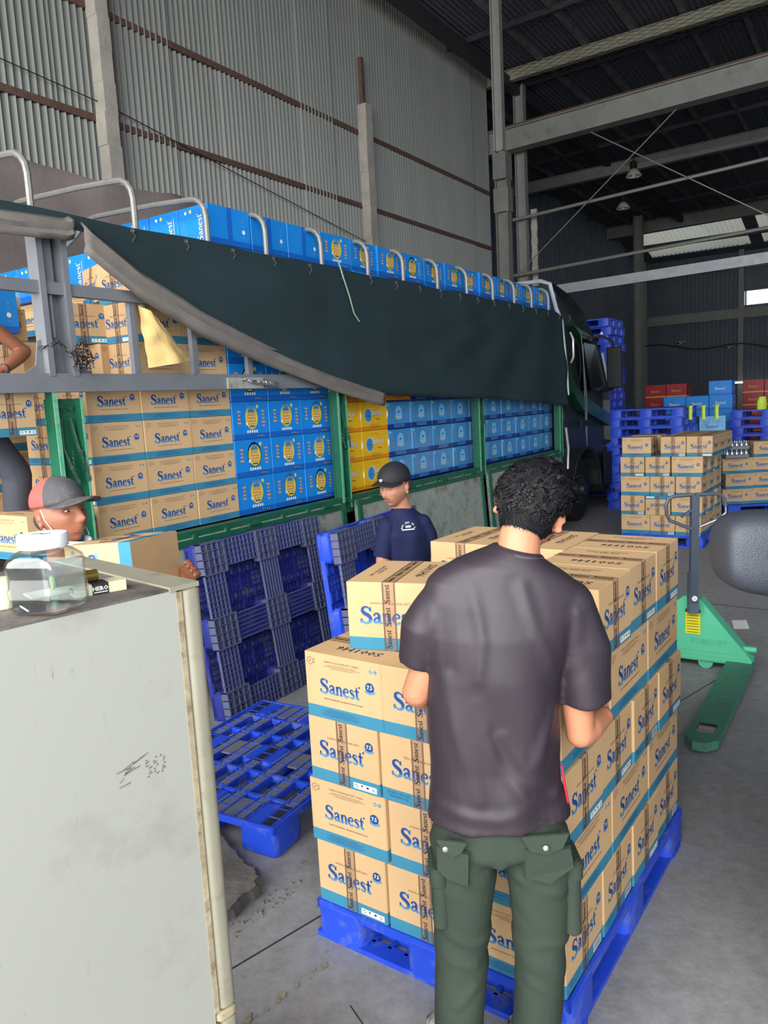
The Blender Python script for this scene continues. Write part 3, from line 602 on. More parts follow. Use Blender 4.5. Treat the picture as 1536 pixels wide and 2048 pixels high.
# ================================================================ PALLETS
def grid(mb, x0, y0, x1, y1, nx, ny, z0, z1, t=.006, mi=0, frame=.008):
    for i in range(nx + 1):
        x = x0 + (x1 - x0) * i / nx; w = frame if i in (0, nx) else t; mb.box((x, (y0 + y1) / 2, (z0 + z1) / 2), (w, y1 - y0 + frame, z1 - z0), mi)
    for j in range(ny + 1):
        y = y0 + (y1 - y0) * j / ny; w = frame if j in (0, ny) else t; mb.box(((x0 + x1) / 2, y, (z0 + z1) / 2), (x1 - x0 + frame, w, (z1 - z0) * .998), mi)
_pl = {}
def pallet(loc, A, B, label, group=None, rz=0., rot=None, m=PBLUE, mrib=None, deck=True, H=.15, cat='pallet', lean=False, simple=False):
    key = (A, B, m.name, deck, H, lean, simple)
    t = thing('plastic_pallet', label, cat, loc, rz, group)
    if rot: t.rotation_euler = rot
    if key not in _pl:
        mr = mrib or m; P_ = {}
        bs = .2; xs = (-A / 2 + bs / 2, 0, A / 2 - bs / 2); ys = (-B / 2 + bs / 2, 0, B / 2 - bs / 2)
        mb = MB()
        if simple: mb.box((0, 0, H - .012), (A, B, .024))
        else:
            tz = H - (.0 if True else 0)
            grid(mb, -A / 2 + .006, -B / 2 + .006, A / 2 - .006, B / 2 - .006, 1, 1, H - .034, H, .012, 0, .012)
            if lean: grid(mb, -A / 2 + .02, -B / 2 + .02, A / 2 - .02, B / 2 - .02, 30, 28, H - .03, H - .008, .005, 0, .005); mb.box((0, 0, H - .006), (A - .02, B - .02, .004))
            for i in range(7):      # slatted strips with slots, open rows between them
                y = -B / 2 + .06 + i * (B - .12) / 6
                mb.box((0, y, H - .012), (A - .02, .05, .012), 1)
                grid(mb, -A / 2 + .01, y - .034, A / 2 - .01, y + .034, 16, 1, H - .04, H - .003, .005, 0, .006)
            for i in range(6):
                y = -B / 2 + .06 + (i + .5) * (B - .12) / 6
                for x in xs: mb.box((x, y, H - .012), (.15, .1, .010), 1)
                for q in (-.32, -.16, .16, .32): mb.box((q * A, y, H - .02), (.02, .12, .035))
        P_['top_deck'] = mb.mesh('top_deck', [m, PDUST])
        mb = MB()
        if lean:
            mb.cbox((0, 0, (H - .02 + .03) / 2), (bs, bs, H - .02 - .03), .03)
        else: mb.cbox((0, 0, (H - .006) / 2), (bs + .006, bs + .006, H - .006), .03)
        P_['block'] = mb.mesh('block', [m], True)
        if deck:
            mb = MB(); sw_ = .17; x_ = A / 2; y_ = B / 2
            runs = ((-x_, -y_, x_, -y_ + sw_, 34, 5), (-x_, y_ - sw_, x_, y_, 34, 5), (-x_, -y_ + sw_, -x_ + sw_, y_ - sw_, 5, 24), (x_ - sw_, -y_ + sw_, x_, y_ - sw_, 5, 24), (-sw_ / 2, -y_ + sw_, sw_ / 2, y_ - sw_, 6, 2), (-x_ + sw_, -sw_ / 2, x_ - sw_, sw_ / 2, 2, 6))
            for (a0, b0, a1, b1, nx, ny) in runs:
                if lean: grid(mb, a0, b0, a1, b1, nx, ny, 0, .018, .0045, 1, .006); mb.box(((a0 + a1) / 2, (b0 + b1) / 2, .016), (a1 - a0, b1 - b0, .004))
                else:
                    for hx0, hy0, hx1, hy1 in ((a0, b0, a1, b1),):
                        if a1 - a0 > b1 - b0:
                            mb.box(((a0 + a1) / 2, b0 + .03, .010), (a1 - a0 + .012, .065, .02)); mb.box(((a0 + a1) / 2, b1 - .03, .010), (a1 - a0, .06, .02)); grid(mb, a0, b0 + .06, a1, b1 - .06, 14, 1, .0, .02, .014, 0, .014)
                        else:
                            mb.box((a0 + .03, (b0 + b1) / 2, .010), (.065, b1 - b0, .02)); mb.box((a1 - .03, (b0 + b1) / 2, .010), (.06, b1 - b0, .02)); grid(mb, a0 + .06, b0, a1 - .06, b1, 1, 14, .0, .02, .014, 0, .014)
            P_['bottom_deck'] = mb.mesh('bottom_deck', [m, mr])
            if lean:
                mb = MB(); grid(mb, -bs / 2, -bs / 2, bs / 2, bs / 2, 4, 4, -.004, .05, .006, 1, .010); mb.box((0, 0, .05), (bs * .96, bs * .96, .004)); P_['block_rim'] = mb.mesh('block_rim', [m, mr])
        P_['bxy'] = [(x, y) for x in xs for y in ys]; _pl[key] = P_
    P_ = _pl[key]
    link('top_deck', P_['top_deck'], t)
    for x, y in P_['bxy']:
        b = link('block', P_['block'], t, loc=(x, y, .03 if lean else 0))
        if 'block_rim' in P_: link('block_rim', P_['block_rim'], b, loc=(0, 0, -.034))
    if deck: link('bottom_deck', P_['bottom_deck'], t)
    return t
# main pallet and its stack
AN = -0.6159; U = Vector((math.cos(AN), math.sin(AN), 0)); V = Vector((-math.sin(AN), math.cos(AN), 0)); C0 = Vector((-.3153, 2.6562, 0))
def st(u, v, z): return C0 + U * u + V * v + Vector((0, 0, z))
pallet(st(.486, .642, 0), .99, 1.30, 'blue plastic pallet under the big carton stack in the foreground', rz=AN)
HL, BZ = .2404, .15
def place_strip(u0, v0, k, lab, j=0.):   # long side along U
    c = st(u0 + .168 + rnd.uniform(-.004, .004), v0 + .16, BZ + k * HL); return brown(.336, .318, HL - .002, c, AN + rnd.uniform(-.012, .012), lab, 'brown cartons on the front pallet')
def place_turn(u0, v0, k, lab):          # long side along V
    c = st(u0 + .155, v0 + .213, BZ + k * HL); return brown(.424, .308, HL - .002, c, AN + math.pi / 2 + rnd.uniform(-.012, .012), lab, 'brown cartons on the front pallet')
LY = ['bottom', 'second', 'third', 'fourth', 'top']
for k in range(5):
    if k % 2 == 0:
        for r in range(4):
            if k == 4 and r == 0: continue
            place_strip(.632 + (.006 if k == 2 else 0), r * .321, k, 'brown carton, %s layer of front stack, right side, %s back from near corner' % (LY[k], ORF[r]))
        for c in range(2):
            for r in range(3):
                if k < 4 and (r == 1 and c == 1): continue
                if k == 4 and r < 2: continue
                if r and k < 4 and c == 1: continue
                place_turn(c * .314, r * .428 + (.03 if k == 4 else 0), k, 'brown carton, %s layer of front stack, %s from left edge, %s row back' % (LY[k], ORF[c], ORF[r]))
    else:
        for r in range(4):
            if k < 3 and r and False: continue
            place_strip(-.018 if k == 1 else 0, r * .321, k, 'brown carton, %s layer of front stack, broadside at left edge, %s row back' % (LY[k], ORF[r]))
        for c in range(2):
            for r in range(3):
                if k < 3 and r == 1 and c == 0: continue
                place_turn(.334 + c * .322, r * .428, k, 'brown carton, %s layer of front stack, %s from left edge, %s row back' % (LY[k], ORF[c + 1], ORF[r]))
brown(.36, .315, .243, (.062, 2.765, BZ + 4 * HL), R(-20 + 90), 'single brown carton set askew on top of the front stack at its left', 'brown cartons on the front pallet', 0)
# leaning pallet against the truck: rests on its long edge, underside towards the camera
def frame_rot(xa, za):
    xa = Vector(xa).normalized(); za = Vector(za).normalized(); ya = za.cross(xa).normalized(); za = xa.cross(ya); return Matrix((xa, ya, za)).transposed()
tilt = R(7.5)
dv = (T * .42 + Vector((0, 0, 0))); along = Vector((.53, .848, 0)); outn = along.cross(Vector((0, 0, 1)))     # outn faces the camera side
up_ = (Vector((0, 0, 1)) * math.cos(tilt) - outn * math.sin(tilt)); zz = along.cross(up_)
Rm = frame_rot(along, -zz if (-zz).dot(outn) < 0 else zz)
base = Vector((-1.035, 4.665, 0)) + along * .62 + up_ * .585
Rl = frame_rot(along, -(outn * math.cos(tilt) + Vector((0, 0, 1)) * math.sin(tilt)))
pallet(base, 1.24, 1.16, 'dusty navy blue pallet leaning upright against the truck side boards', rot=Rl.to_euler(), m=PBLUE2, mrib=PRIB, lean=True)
# flat pallet on the floor beside it
fa = math.atan2(.235, .133); fx = Vector((math.cos(fa), math.sin(fa), 0)); fy = Vector((-fx.y, fx.x, 0))
pallet(Vector((-.556, 3.151, 0)) + fx * .6 + fy * .5, 1.2, 1.0, 'bright blue pallet lying flat on the floor between the fridge and the front stack', rz=fa, deck=False)
# pallet standing on edge behind the man in navy
Rl2 = frame_rot(Vector((.45, .89, 0)), -(Vector((.89, -.45, 0)) * .98 + Vector((0, 0, .1))))
pallet((.02, 5.25, .60), 1.2, 1.18, 'blue pallet standing on edge behind the man in the navy shirt', rot=Rl2.to_euler(), m=PBLUE, mrib=PRIB, lean=True)
# ================================================================ TRUCK (local x = along the truck, local y = into it)
tk = thing('cargo_truck', 'long green and grey cargo truck with hoops, loaded with cartons', 'truck', P0, TRZ)
def L_(t, n, z): return (t, -n, z)
mb = MB()
mb.box((3.7, 1.2, 1.11), (8.3, 2.4, .1)); bed = mb.build('cargo_bed', [DARK], tk)
mb = MB(); mb.box((3.7, .0, 1.185), (8.3, .09, .045)); mb.box((3.7, .02, 1.12), (8.3, .05, .1))
for i in range(27): mb.cbox((-.2 + i * .3, -.05, 1.17), (.05, .02, .03), .008)
mb.build('bed_sill', [GREEN], tk)
mb = MB(); mb.box((4.2, .8, .85), (9.6, .12, .22)); mb.box((4.2, 1.6, .85), (9.6, .12, .22))
for i in range(10): mb.box((-.2 + i * .85, 1.2, 1.02), (.08, 2.3, .09))
mb.build('chassis', [DARK], tk)
def side_board(t0, t1):
    mb = MB(); w = t1 - t0; mb.box((w / 2, 0, -.42), (w, .03, .84)); o = mb.build('side_board', [BOARD], tk, loc=(t0, -.04, 1.165)); o.rotation_euler.x = R(-3.5)
    mb = MB()
    mb.box((0, -.02, -.42), (.05, .03, .84)); em_ = mb.mesh('board_edge', [GREEN])
    for x in (.03, w - .03): link('board_edge', em_, o, loc=(x, 0, 0))
    mb = MB(); mb.box((w / 2, -.018, -.03), (w, .02, .045)); mb.box((w / 2, -.012, -.81), (w, .02, .03))
    for k in range(4): mb.tube([(.25 + k * (w - .5) / 3 - .06, -.03, .0), (.25 + k * (w - .5) / 3 + .06, -.03, .0)], .016, 8)
    mb.build('board_hinge', [GREEN], o)
side_board(-.75, 2.38); side_board(2.56, 5.04); side_board(5.2, 7.62)
def post(t, w):
    p = thing('stake_post', None, None, (t, 0, 0)); p.parent = tk
    mb = MB(); mb.box((0, .02, 1.6), (w, .02, .98)); mb.box((-w / 2 + .012, -.02, 1.66), (.024, .07, 1.0)); mb.box((w / 2 - .012, -.02, 1.6), (.02, .06, .98)); mb.build('post_channel', [GREEN], p)
    mb = MB(); mb.box((-w / 2 + .012, -.057, 1.66), (.026, .006, 1.0)); mb.box((w / 2 - .012, -.052, 1.6), (.012, .005, .98)); mb.build('worn_edge', [GREENL], p)
    mb = MB()
    for s_ in (-.03, .03): mb.tube([(s_, -.01, 1.98), (s_ * 1.6, -.03, 1.82), (s_ * 1.6 + .03, -.05, 1.7), (s_ + .05, -.05, 1.62)], .011, 6); mb.tube([(s_ + .02 + .006 * math.cos(a), -.06 + .006 * math.sin(a), 1.8 - a * .004) for a in [k * .7 for k in range(40)]], .003, 4)
    mb.lathe([(.018, -.01), (.018, .01)], 10, 0, Matrix.Translation((-.02, 0, 2.05)) @ Matrix.Rotation(math.pi / 2, 4, 'X')); mb.lathe([(.018, -.01), (.018, .01)], 10, 0, Matrix.Translation((.04, 0, 2.04)) @ Matrix.Rotation(math.pi / 2, 4, 'X'))
    mb.build('spring_latch', [mat('dirty_green_latch', (52, 92, 74), .5, .3, var=.3, scale=40)], p); return p
post(-.14, .19); post(2.44, .14); post(5.1, .15); post(7.66, .13)
# grey stake sides above the green posts
mb = MB()
mb.box((3.5, -.035, 2.175), (8.4, .07, .1)); mb.build('stake_rail', [GREY], tk)
mb = MB(); mb.box((.1, -.035, 2.68), (4.2, .05, .065)); mb.build('stake_rail', [GREY], tk)
mb = MB(); mb.box((3.6, -.02, 2.66), (3.4, .04, .06)); mb.box((6, -.02, 2.66), (3.4, .04, .06)); mb.build('stake_rail', [GREY], tk)
for t in (.37, .85, 1.37, 1.86, 2.95, 3.5, 4.05, 4.6, 5.7, 6.3, 6.9):
    mb = MB(); mb.box((0, 0, 2.46), (.035, .035, .5)); mb.box((.024, .01, 2.46), (.015, .05, .5)); mb.build('stake_upright', [GREY], tk, loc=(t, -.02, 0))
mb = MB(); mb.box((.62, .02, 2.85), (.04, .04, .34)); mb.box((.68, .02, 2.85), (.03, .03, .34)); mb.build('stake_upright', [GREY], tk)
for t in (-.155, 2.45, 5.1, 7.6):
    mb = MB(); mb.box((-.075, -.03, 2.6), (.035, .09, .78)); mb.box((.075, -.03, 2.6), (.035, .09, .78)); mb.box((0, .02, 2.6), (.16, .015, .78)); mb.box((-.005, -.02, 2.85), (.05, .03, .3)); mb.tube([(-.005, -.02, 2.72), (-.005, -.02, 2.42)], .014, 8)
    mb.build('stake_socket', [GREY], tk, loc=(t, 0, 0))
    for s_ in (-1, 1):
        mb = MB(); mb.add([(s_ * .08, -.03, 2.22), (s_ * .22, -.03, 2.22), (s_ * .14, -.03, 2.27), (s_ * .115, -.03, 2.4), (s_ * .08, -.03, 2.41)] + [(s_ * .08, -.02, 2.22), (s_ * .22, -.02, 2.22), (s_ * .14, -.02, 2.27), (s_ * .115, -.02, 2.4), (s_ * .08, -.02, 2.41)], [(0, 1, 2, 3, 4), (9, 8, 7, 6, 5), (0, 5, 6, 1), (1, 6, 7, 2), (2, 7, 8, 3), (3, 8, 9, 4)])
        mb.build('gusset_plate', [GREY], tk, loc=(t, 0, 0))
mb = MB(); mb.box((1.27, -.075, 2.165), (.36, .012, .075)); pl = mb.build('latch_plate', [mat('pale_latch_plate', (168, 168, 160), .5, .2, var=.2, scale=20, dirt=(110, 70, 54), dirt_amt=.2, dscale=14)], tk)
def chain(mb, pts, r=.014, w=.0035):
    P = []; pts = [Vector(p) for p in pts]
    for a, b in zip(pts, pts[1:]):
        k = max(1, int((b - a).length / (r * 1.5)))
        for i in range(k): P.append((a.lerp(b, i / k), (b - a).normalized()))
    for i, (p, d) in enumerate(P):
        u = d.orthogonal().normalized(); u = Matrix.Rotation(i * math.pi / 2 + .4, 3, d) @ u
        mb.tube([p + d * r * math.cos(a) + u * r * .6 * math.sin(a) for a in [q * math.pi / 4 for q in range(9)]], w, 5, caps=False)
mb = MB(); chain(mb, [(1.22, -.1, 2.19), (1.32, -.11, 2.17)], .012); mb.tube([(1.30, -.1, 2.175), (1.56, -.11, 2.15)], .012, 8); mb.tube([(1.34 + .2 * k / 60, -.105 + .014 * math.cos(k * .9), 2.17 - .02 * k / 60 + .014 * math.sin(k * .9)) for k in range(60)], .004, 4); mb.tube([(1.56 + .03 * math.cos(a), -.1, 2.15 + .018 * math.sin(a)) for a in [k * .7 for k in range(10)]], .005, 5)
mb.build('spring_catch', [CHROME], tk)
for (t, pp) in ((-.15, [(-.12, -.06, .14), (-.03, -.09, .17), (.03, -.1, .10), (.10, -.1, .18), (.14, -.1, .10), (.04, -.1, .05), (.09, -.09, .13), (.12, -.1, .02)]), (2.4, [(-.06, -.06, .1), (0, -.09, .06), (.06, -.09, .09), (.02, -.1, .03)])):
    mb = MB(); chain(mb, [(x, y, z + 2.22) for x, y, z in pp]); chain(mb, [(x + .01, y - .02, z + 2.2) for x, y, z in pp[2:]]); mb.build('locking_chain', [mat('dark_chain_steel', (88, 84, 78), .4, .8, var=.3, scale=40)], tk, loc=(t, 0, 0))
# hoops
for t in (-.2, .49, 1.09, 1.68, 2.35, 3.02, 3.62, 4.29, 4.95, 5.62, 6.24, 6.8, 7.4):
    r = .13; pts = [(0, 0, 2.5), (0, 0, 3.4 - r)] + [(0, r - r * math.cos(a), 3.4 - r + r * math.sin(a)) for a in (.4, .8, 1.2, 1.57)] + [(0, .5, 3.43), (0, 1.12, 3.46), (0, 1.22, 3.45), (0, 1.35, 3.37), (0, 2.3, 2.95), (0, 2.4, 2.6)]
    mb = MB(); mb.tube(pts, .019, 8); mb.build('hoop', [GALV], tk, True, loc=(t, .0, 0))
# far side boards
mb = MB(); mb.box((3.6, 2.42, 1.9), (8.2, .04, 1.4)); mb.build('far_side', [GREY], tk)
# wheels
def wheel(t, y, r=.5, w=.3, hub=True):
    o = thing('wheel', None, None, (t, y, r)); o.parent = tk
    Mw = Matrix.Rotation(math.pi / 2, 4, 'X')
    mb = MB(); mb.lathe([(.28, -.11), (.3, -.14), (r - .06, -.15), (r - .015, -.13), (r, -.1), (r, .1), (r - .015, .13), (r - .06, .15), (.3, .14), (.28, .11)], 36, 0, Mw); mb.build('tyre', [BLACKR], o, True)
    mb = MB(); mb.lathe([(.29, .0), (.29, .13), (.275, .14), (.26, .10), (.2, .03), (.17, .06), (.16, .16), (.1, .17), (.09, .24), (.0005, .25)], 28, 0, Mw); mb.build('rim', [mat('dark_rim_steel', (70, 74, 76), .4, .6, var=.2, scale=10)], o, True)
    mb = MB(); mb.lathe([(.017, .0), (.017, .045), (.012, .075), (.001, .076)], 8, 0, Mw); nm = mb.mesh('lug_nut', [CHROME], True)
    for i in range(10): a = i * math.pi / 5; link('lug_nut', nm, o, loc=(.21 * math.cos(a), -.05, .21 * math.sin(a)))
wheel(8.84, .24)
for t in (-.1, 1.2): wheel(t, .45)
# cab
CABM = mat('cab_dark_green_paint', (40, 48, 48), .45, .1, var=.1); CABS = mat('cab_green_stripe', (18, 70, 42), .3, .1); CGL = mat('dark_cab_glass', (8, 10, 14), .2, 0, spec=.3); CABL = mat('cab_pale_edge', (200, 204, 204), .35, .3)
prof = [(7.86, .55), (8.02, 1.17), (7.93, 1.5), (8.02, 1.96), (7.94, 3.0), (7.85, 3.16), (7.74, 3.5), (7.95, 3.53), (8.6, 3.42), (9.15, 3.2), (9.46, 2.91), (9.66, 2.8), (10.03, 2.25), (10.14, 1.84), (10.18, 1.17), (10.3, 1.0), (10.3, .36), (10.0, .3), (9.62, .4)] + [(8.84 + .66 * math.cos(a), .5 + .62 * math.sin(a)) for a in [k * math.pi / 8 for k in range(9)]] + [(8.1, .35)]
mb = MB(); mb.M = Matrix(((1, 0, 0, 0), (0, 0, 1, 0), (0, 1, 0, 0), (0, 0, 0, 1)))
n = len(prof); vs = []; cx, cz = 9.0, 1.9
for y, k in ((.1, .965), (.03, .99), (0, 1.0), (2.4, 1.0), (2.45, .98)):
    vs += [(cx + (x - cx) * k, cz + (z - cz) * k + (0 if z < 1 else 0), y + (max(0, z - 2.2) * .09 if y < 1 else -max(0, z - 2.2) * .09)) for x, z in prof]
fs = [tuple(range(n))[::-1], tuple(4 * n + i for i in range(n))]
for i in range(4):
    for j in range(n): fs.append((i * n + j, i * n + (j + 1) % n, (i + 1) * n + (j + 1) % n, (i + 1) * n + j))
mb.add(vs, fs); cab = mb.build('cab', [CABM], tk, True)
for p_ in cab.data.polygons: p_.use_smooth = False
def skin(pts, off=-.012):  # on the cab flank
    return [(x, .1 * 0 + max(0, z - 2.2) * .09 + off, z) for x, z in pts]
def flank(name, pts, m, off=-.012, parent=None):
    a = skin(pts, off); b = skin(pts, .12); n = len(pts); mb = MB(); mb.add(a + b, [tuple(range(n)), tuple(n + i for i in range(n))[::-1]] + [(i, (i + 1) % n, n + (i + 1) % n, n + i) for i in range(n)]); return mb.build(name, [m], parent or cab)
flank('door_window', [(8.93, 2.74), (9.5, 2.72), (9.72, 2.55), (9.98, 2.1), (9.5, 2.0), (9.12, 2.02), (9.0, 2.25)], CGL, -.02)
flank('green_stripe', [(8.15, 2.5), (8.3, 2.2), (8.7, 1.95), (10.1, 1.62), (10.12, 1.42), (8.75, 1.72), (8.3, 2.0), (8.12, 2.3)], CABS, -.014)
flank('green_stripe', [(8.6, 2.98), (9.35, 2.86), (9.4, 2.78), (8.95, 2.8)], CABS, -.014)
mb = MB(); mb.tube([(8.45 + .22 * math.cos(a), -.005 + max(0, .3 * math.sin(a) + .25) * .09 * 0, 2.42 + .36 * math.sin(a)) for a in [k * math.pi / 10 for k in range(21)]], .008, 5, caps=False); mb.build('round_panel_seam', [DARK], cab)
mb = MB()
for pts in ([(8.78, .0, 2.7), (8.86, 0, 1.4), (8.9, 0, 1.15)], [(8.9, 0, 1.15), (8.9, 0, 2.0), (8.84, .05, 2.86), (9.6, .05, 2.84)]): mb.tube([(x, y - .012, z) for x, y, z in pts], .008, 5)
mb.build('door_seam', [mat('seam_grey', (110, 114, 112), .4, .4)], cab)
mb = MB(); mb.tube([(7.9, 1.1, 3.58), (7.78, .25, 3.56), (7.74, .1, 3.5), (7.86, .06, 3.17), (7.95, .02, 3.0), (8.02, -.01, 2.3), (8.03, -.02, 1.96)], .03, 8); mb.tube([(7.93, -.02, 1.5), (8.02, -.02, 1.2), (7.98, -.02, .9)], .018, 6); mb.build('rear_edge_trim', [CABL], cab, True)
mb = MB(); mb.tube([(8.2, -.02, 2.85), (8.17, -.07, 2.75), (8.17, -.07, 2.5), (8.2, -.02, 2.42)], .016, 6); mb.build('grab_handle', [CABL], cab, True)
mb = MB(); mb.box((8.9, -.01, 1.52), (.5, .03, .09)); mb.build('door_handle', [BLACKR], cab)
mb = MB(); mb.tube([(9.7, -.02, 2.6), (9.95, -.05, 2.04)], .022, 6); mb.build('window_trim', [CABL], cab, True)
mb = MB(); mb.tube([(9.0, .02, 2.8), (9.1, -.2, 2.82), (9.18, -.34, 2.74), (9.2, -.35, 2.62)], .022, 8); mb.tube([(9.5, 0, 1.98), (9.22, -.34, 2.02)], .022, 8); mr = mb.build('mirror_arm', [BLACKR], cab, True)
mb = MB(); mb.cbox((9.2, -.36, 2.34), (.09, .24, .62), .04); o = mb.build('mirror_housing', [BLACKR], mr, True)
mb = MB(); mb.box((9.99, -.0, .72), (.36, .03, .55)); mb.tube([(10.2, -.03, 1.1), (10.3, -.03, 1.0), (10.3, -.03, .4), (10.2, -.03, .3)], .016, 6); mb.build('front_step', [BLACKR], cab)
mb = MB(); mb.tube([(8.84 + .68 * math.cos(a), -.02, .5 + .64 * math.sin(a)) for a in [k * math.pi / 12 for k in range(13)]], .03, 6); mb.build('wheel_arch_lip', [BLACKR], cab, True)
mb = MB(); mb.ell((9.62, -.04, 2.9), (.03, .02, .03)); mb.build('marker_lamp', [WHITE], cab, True)
# ---- cargo
def carg(me, t, n, z, label, group, d, rz=0.):
    return carton(me, tw(t, n - d / 2, z), TRZ + rz, label, group)
RW = lambda k: ORD[k]
for k in range(8):
    for c in range(3):
        if k == 7 or (k == 6 and c == 2): continue
        zz = 1.205 + k * .2475; t = .10 + c * .405 + .2
        if k >= 4 and c == 0: continue
        brown(.4, .31, .245, tw(t, -.12 - .155 + rnd.uniform(-.008, .004), zz), TRZ + rnd.uniform(-.01, .01), 'brown carton on truck, %s row up, %s column right of left green post' % (ORD[k], ORF[c]), 'brown cartons along the truck side')
for k in range(7):
    if k < 5: brown(.4, .31, .245, tw(.31, -.62, 1.205 + k * .2475), TRZ, 'brown carton behind the first truck column, %s one up' % ORD[k], 'brown cartons deeper in the truck')
brown(.4, .31, .245, tw(.14, -.62, 2.2), TRZ + .03, 'brown carton showing its broad side between the grey post and the first stake upright', 'brown cartons along the truck side')
brown(.4, .31, .245, tw(.62, -.55, 2.2), TRZ + .1, 'brown carton partly behind the first stake upright above the grey rail', 'brown cartons along the truck side')
brown(.4, .31, .245, tw(.42, -.62, 2.45), TRZ + math.pi / 2 - .25, 'tilted brown carton with taped end above the grey rail', 'brown cartons along the truck side')
brown(.4, .31, .245, tw(.76, -.70, 2.46), TRZ + math.pi / 2 - .25, 'second tilted brown carton beside the first stake upright', 'brown cartons along the truck side')
brown(.4, .31, .245, tw(.82, -.62, 2.72), TRZ - .3, 'brown carton tipped on top of the pile just left of the grey tarp hem', 'brown cartons along the truck side', rot=(0, .1, TRZ - .3))
brown(.4, .31, .245, tw(.05, -1.0, 2.45), TRZ, 'brown carton behind the tall grey post, upper row', 'brown cartons deeper in the truck')
# left bay, behind the standing man
for i, (t, n, z, rz) in enumerate([(-.02, -1.0, 1.3, 0), (-.02, -1.0, 1.55, .02), (-.02, -1.02, 1.8, 0), (-.02, -1.0, 2.05, .03), (-.05, -1.1, 2.3, -.03), (.02, -1.15, 2.55, 0), (-.6, -1.3, 2.9, .4)]):
    brown(.4, .31, .245, tw(t + .1, n, z), TRZ + rz, 'brown carton in left truck bay, %s up, seen beside tall grey post' % ORD[i], 'brown cartons in the left truck bay')
for i in range(6):
    brown(.4, .31, .245, tw(-.37, -1.25, 1.3 + i * .2475), TRZ, 'brown carton in the left truck bay behind the standing worker, %s up' % ORD[i], 'brown cartons in the left truck bay')
for i in range(3):
    brown(.4, .31, .245, tw(-.75 - .2 * (i // 3), -1.5, 1.3 + i * .2475), TRZ, 'brown carton at the far left edge of the truck, %s up' % ORD[i], 'brown cartons in the left truck bay')
brown(.4, .35, .255, tw(-.20, -.30, 1.205), TRZ + math.pi / 2, 'taped brown carton on the truck bed behind the red and grey cap', 'brown cartons in the left truck bay', 0)
for i, (t, n) in enumerate([(-.05, -.9), (-.45, -1.0)]):
    carton(azure_mesh(.38, .3, .26, 'plain'), tw(t, n, 2.53), TRZ, 'azure carton lying left of the tall grey post, %s from the post' % ORF[i], 'azure cartons with badge prints')
# azure cartons with yellow badge
for k in range(6):
    for c in range(3):
        carg(azure_mesh(.392, .3, .276, 'badge'), 1.51 + c * .396, -.12 + rnd.uniform(-.006, .004), 1.205 + k * .279, 'azure carton with yellow badge, %s row up, %s column right of brown cartons' % (ORD[k], ORF[c]), 'azure cartons with badge prints', .3, rnd.uniform(-.008, .008))
# yellow cartons
for k in range(4):
    for c in range(2 if k < 3 else 3):
        carg(yel_mesh(.44, .3, .262), 2.73 + c * .447, -.12, 1.205 + k * .266, 'yellow carton, %s row up, %s column right of middle green post' % (ORD[k], ORF[c]), 'yellow cartons in the truck', .3)
for k in range(3):
    for c in range(10):
        carg(sky_mesh(.428, .3, .255), 3.62 + c * .436, -.12 + rnd.uniform(-.006, .004), 1.205 + k * .262, 'sky blue carton with arch print, %s row, %s column right of yellow cartons' % (ORD[k], ORF[c]), 'sky blue cartons in the truck', .3)
for c in range(9):
    carg(sky_mesh(.428, .3, .255), 4.06 + c * .436, -.12, 1.205 + 3 * .262, 'sky blue carton with arch print just under the tarp hem, %s from the yellow cartons' % ORF[c], 'sky blue cartons in the truck', .3)
# top layer above the tarp edge
for c in range(16):
    t = 1.46 + c * .425 + (.03 if c > 6 else 0)
    for k in (0, 1):
        style = 'plain' if c < 3 else 'badge'
        carg(azure_mesh(.416, .3, .262, style), t, -.12 + rnd.uniform(-.02, .0), 2.885 + k * .266, 'azure carton atop the load, %s tier, %s from left end of top row' % (('lower', 'upper')[k], ORF[c]), 'azure cartons along the top of the load', .3, rnd.uniform(-.03, .03))
for j in range(2):
    for k in range(2): carg(azure_mesh(.416, .3, .262, 'plain'), 1.46, -.44 - j * .31, 2.885 + k * .266, 'azure carton at left end of top row, %s one back, %s tier' % (ORF[j + 1], ('lower', 'upper')[k]), 'azure cartons along the top of the load', .3)
for j in range(4): brown(.4, .3, .24, tw(1.0, -.75 - j * .32, 2.63), TRZ + math.pi / 2, 'brown carton under the azure cartons with sideways lettering, %s from front' % ORF[j], 'brown cartons deeper in the truck')
for j in range(5):
    carg(azure_mesh(.416, .26, .25, 'plain'), 1.0, -.66 - j * .265, 2.875, 'azure carton with sideways lettering below the tarp, %s one from the front' % ORF[j], 'azure cartons lying under the hoops', .26)
for c in range(15):
    if c < 3: continue
    carg(azure_mesh(.416, .3, .262, 'badge'), 1.46 + c * .425, -.45, 3.151, 'azure carton, second row back atop the load, %s from the left' % ORF[c], 'azure cartons along the top of the load', .3)
